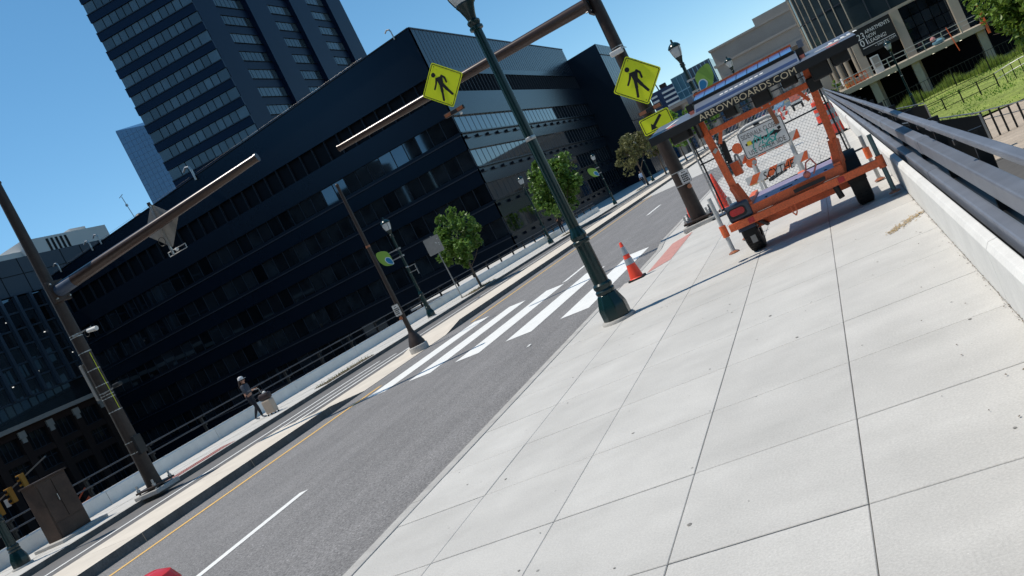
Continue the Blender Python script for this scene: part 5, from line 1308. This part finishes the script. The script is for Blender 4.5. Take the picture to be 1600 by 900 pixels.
g_.build('grass_tufts', leaf3, kind='stuff', label='short grass of the lower lawn', cat='grass')
g_ = MB()
for k in range(5200):
    u_ = rnd.random(); x = 6.0+17*u_; y = 99.3+2.4*u_*0+rnd.uniform(-.6,.9)+1.2*u_; h = rnd.uniform(.5,1.25)*(.85+.3*math.sin(x*1.7)); a = rnd.uniform(0,6.28); w_ = .06; dx = rnd.gauss(0,.14)
    g_.add([(x,y,-4.65),(x+w_*math.cos(a),y+w_*math.sin(a),-4.65),(x+dx+.02,y+rnd.gauss(0,.12),-4.65+h)], [(0,1,2)])
g_.build('tall_grass', leaf5, kind='stuff', label='strip of tall grass growing along the iron fence', cat='grass')
t = thing('iron_fence', 'black iron picket fence between lawn and tall grass', 'fence', (13,98,-4.7))
fa = Vector((5.4,94.6,-4.7)); fb = Vector((22,98.6,-4.7))
for z in (.15,1.95): MB().bar(fa+EZ*z, fb+EZ*z, .05, .05).build('rail', iron, t)
n_ = 46
for k in range(n_+1):
    p = fa.lerp(fb,k/n_); w_ = .10 if k % 9 == 0 else .032
    MB().bar(p, p+EZ*(2.05 if k % 9 == 0 else 1.9), w_, w_).build('post' if k % 9 == 0 else 'picket', iron, t)
t = thing('lawn_railing', 'low black railing along the near edge of the lawn', 'railing', (9.3,76,-4.7))
ra = Vector((6.7,75.6,-4.7)); rb = Vector((12.0,76.4,-4.7))
for z in (.35,.95,1.1): MB().bar(ra+EZ*z, rb+EZ*z, .05, .05).build('rail', iron, t)
for k in range(5): p = ra.lerp(rb,k/4); MB().bar(p, p+EZ*1.15, .09, .09).build('post', iron, t)
pts = [Vector((12.0+3.2*math.sin(a),76.4-3.0*(1-math.cos(a)),-4.7+1.1+.35*math.sin(a*1.6))) for a in [q*PI/16 for q in range(9)]]
MB().path([tuple(p) for p in pts], .04, 6).path([tuple(p-EZ*.5) for p in pts], .03, 6).build('curved_rail', galv, t)
for p in pts[1:]: MB().tube(tuple(p), (p.x,p.y,-4.7), .035, n=6).build('picket', iron, t)
pth = MB().box(5.2,16,43,61,-4.72,-4.69).build('brick_path', joint, kind='structure')
for k in range(60):
    y = 43.1+.297*k; MB().box(5.25,15.9,y,y+.275,-4.69,-4.66).build('paver_course', path_m, pth)
t = thing('stair_railing', 'curved grey handrail with black pickets over the brick path', 'railing', (7.6,50,-4.7))
pts = [(6.2+.42*k, 50+.05*k, -3.10-.075*k+.02*math.sin(k)) for k in range(9)]
MB().path(pts, .035, 8).build('handrail', galv, t); MB().path([(x,y,z-.45) for x, y, z in pts], .025, 8).build('lower_rail', galv, t)
for x, y, z in pts[1:]: MB().bar((x,y,-4.66),(x,y,z),.09,.06).build('picket', iron, t)
for lab, x0, x1, y, z1a, z1b in (('black sloping wall below the bridge beside the green lamp',2.2,5.6,62,-1.6,-2.52),('black sloping wall below the bridge at the stair foot',2.0,5.9,45,-1.5,-2.77),('third black sloping wall below the bridge further along',2.0,4.6,84,-1.6,-2.6)):
    t = thing('stair_wall', lab, 'wall', ((x0+x1)/2,y,-4.7), 'black stair walls below the bridge')
    MB().add([(x0,y,-4.7),(x1,y,-4.7),(x1,y+.25,-4.7),(x0,y+.25,-4.7),(x0,y,z1a),(x1,y,z1b),(x1,y+.25,z1b),(x0,y+.25,z1a)], [(0,3,2,1),(4,5,6,7),(0,1,5,4),(1,2,6,5),(2,3,7,6),(3,0,4,7)]).build('panel', iron, t)
    MB().tube((x0,y+.1,z1a+.12),(x1,y+.1,z1b+.12),.035,n=6).build('handrail', galv, t)
    MB().box(x1-.05,x1+.05,y-.04,y+.29,-4.7,z1b+.02).build('end_post', galv, t)

# ------------------------------------------------------------------ lower left street, signals, odds and ends
MB().add([(-130,-60,-6),(-22.9,-60,-6),(-22.9,88,-6),(-130,88,-6)], [(0,1,2,3)]).build('lower_street', low_ground, kind='structure')
t = thing('signal_mast', 'horizontal signal arm with yellow traffic lights at the far left', 'traffic light', (-90,60,-6))
MB().tube((-92,60,-6),(-92,60,1),.12,n=8).bar((-92,60,-.9),(-76,60,2.6),.12,.12).build('arm', galv, t)
for x, z in ((-84.7,.1),(-82.2,.75),(-79.8,1.45)):
    s = MB().box(x-.35,x+.35,59.3,59.8,z-.9,z+.7).build('signal_head', M('signal yellow', (.42,.20,.03), .5, 0, var=.1) if x == -84.7 else bpy.data.materials['signal yellow'], t, bevel=.04)
    for q in range(3): MB().tube((x,59.28,z+.42-.5*q),(x,59.12,z+.42-.5*q),.17,n=10).build('visor', board_black, s)
MB().box(-83.6,-83.1,59.6,59.8,-.3,.5).build('camera_box', white_p, t)
def stair(label, x, y, z, n_, mt):
    t_ = thing('wooden_stair', label, 'stairs', (x,y,z), 'site stairs below the far parapet')
    for k in range(n_): MB().box(x+.55*k,x+.55*k+.5,y,y+2,z+.28*k,z+.28*k+.12).build('tread', mt, t_)
    for dy in (0,2): MB().bar((x,y+dy,z-.1),(x+.55*n_,y+dy,z+.28*n_),.12,.3).bar((x,y+dy,z+.9),(x+.55*n_,y+dy,z+.28*n_+.9),.1,.1).build('stringer', mt, t_)
    for k in range(0,n_,2): MB().box(x+.55*k,x+.55*k+.1,y-.05,y+.05,z+.28*k,z+.28*k+.95).build('baluster', wood_m, t_)
stair('orange site stair below the parapet right of the utility cabinet', -72, 52, -5.4, 11, M('site red', (.30,.07,.03), .7, 0, var=.2))
stair('short orange site stair lower left of the mast pole', -77.5, 50, -6.0, 7, bpy.data.materials['site red'])
def block(label, x0, x1, y0, y1, z0, z1, mt, nm='concrete_block', cat='block'):
    t_ = thing(nm, label, cat, ((x0+x1)/2,(y0+y1)/2,z0))
    MB().box(x0,x1,y0,y1,z0,z1).build('body', mt, t_, bevel=.05); MB().box(x0+.2,x0+.35,y0-.05,y0+.02,z0,z1-.2).build('strap', iron, t_)
block('pale concrete block below the parapet near the utility cabinet', -62, -58.5, 44, 46, -6, -4.4, stone_l)
block('tan timber stack behind the parapet at the far left', -60, -57.5, 31, 33, -6, -4.2, wood_m, 'timber_stack', 'timber')
block('second tan timber stack behind the left parapet', -56.5, -54, 29.5, 31.5, -6, -4.4, wood_m, 'timber_stack', 'timber')
def car(label, x, y, z, rot, mt, group='far parked cars'):
    t_ = thing('parked_car', label, 'car', (x,y,z), group)
    b_ = MB(); prof = [(-2.2,.35),(-2.2,.85),(-1.9,.98),(-1.2,1.02),(-.7,1.42),(.8,1.45),(1.5,1.02),(2.1,.92),(2.25,.6),(2.2,.35)]
    b_.prism(prof, (x,y+.85,z), EX, EZ, 1.7); b_.build('body', mt, t_, bevel=.08)
    MB().prism([(-1.1,1.0),(-.66,1.36),(.76,1.39),(1.35,1.02)], (x,y+.87,z), EX, EZ, 1.74).build('windows', glassd, t_)
    for dx in (-1.35,1.4):
        for dy in (-.8,.8): MB().tube((x+dx,y+dy-.1,z+.33),(x+dx,y+dy+.1,z+.33),.33,n=16).build('wheel', rubber, t_)
    for dy in (-.6,.6): MB().box(x+2.2,x+2.27,y+dy-.15,y+dy+.15,z+.62,z+.78).build('headlight', white_p, t_); MB().box(x-2.24,x-2.19,y+dy-.15,y+dy+.15,z+.7,z+.85).build('tail_light', red_lens, t_)
    t_.rotation_euler = (0,0,rot); return t_
car('dark blue car at the far end of the street under the orange crossbar', -8.5, 150, 0, 1.4, M('car navy', (.015,.03,.07), .25, .3))
car('light blue car beside the far construction barriers', -4.9, 142, 0, 1.2, M('car blue', (.10,.20,.32), .25, .3))
car('dark car on the street below the left parapet', -52, 27, -6, .2, M('car black', (.012,.012,.015), .25, .3))
# far works at the end of the sidewalk
t = thing('site_machine', 'small orange and white works machine at the end of the sidewalk', 'machine', (-2.0,104,0))
MB().box(-2.7,-1.5,103.5,105,.5,1.0).build('chassis', board_black, t, bevel=.05); MB().box(-2.6,-1.6,103.6,104.8,1.0,2.3).build('cabin', pink_m, t, bevel=.08); MB().box(-2.7,-1.5,103.4,103.6,.75,1.0).build('bumper', white_p, t)
for dx in (-.5,.5): MB().tube((-2.1+dx-.12,103.8,.4),(-2.1+dx+.12,103.8,.4),.4,n=14).build('wheel', rubber, t)
for i, (x, y) in enumerate(((-3.3,78),(-1.6,116))):
    t = thing('site_barrier', ('orange and white barrier board seen above the closed sign','far striped barrier board at the sidewalk end')[i], 'barrier', (x,y,0))
    for z in (.5,.95): MB().box(x-.9,x+.9,y,y+.05,z,z+.28).build('board', white_p, t); 
    for z in (.5,.95):
        for k in range(4): MB().prism([(x-.85+.45*k,0),(x-.65+.45*k,0),(x-.5+.45*k,.28),(x-.7+.45*k,.28)], (0,y-.002,z), EX, EZ, .006).build('orange_stripe', cone_o, t)
    for dx in (-.8,.8): MB().bar((x+dx,y+.1,0),(x+dx,y+.06,1.3),.06,.06).build('leg', white_metal, t)
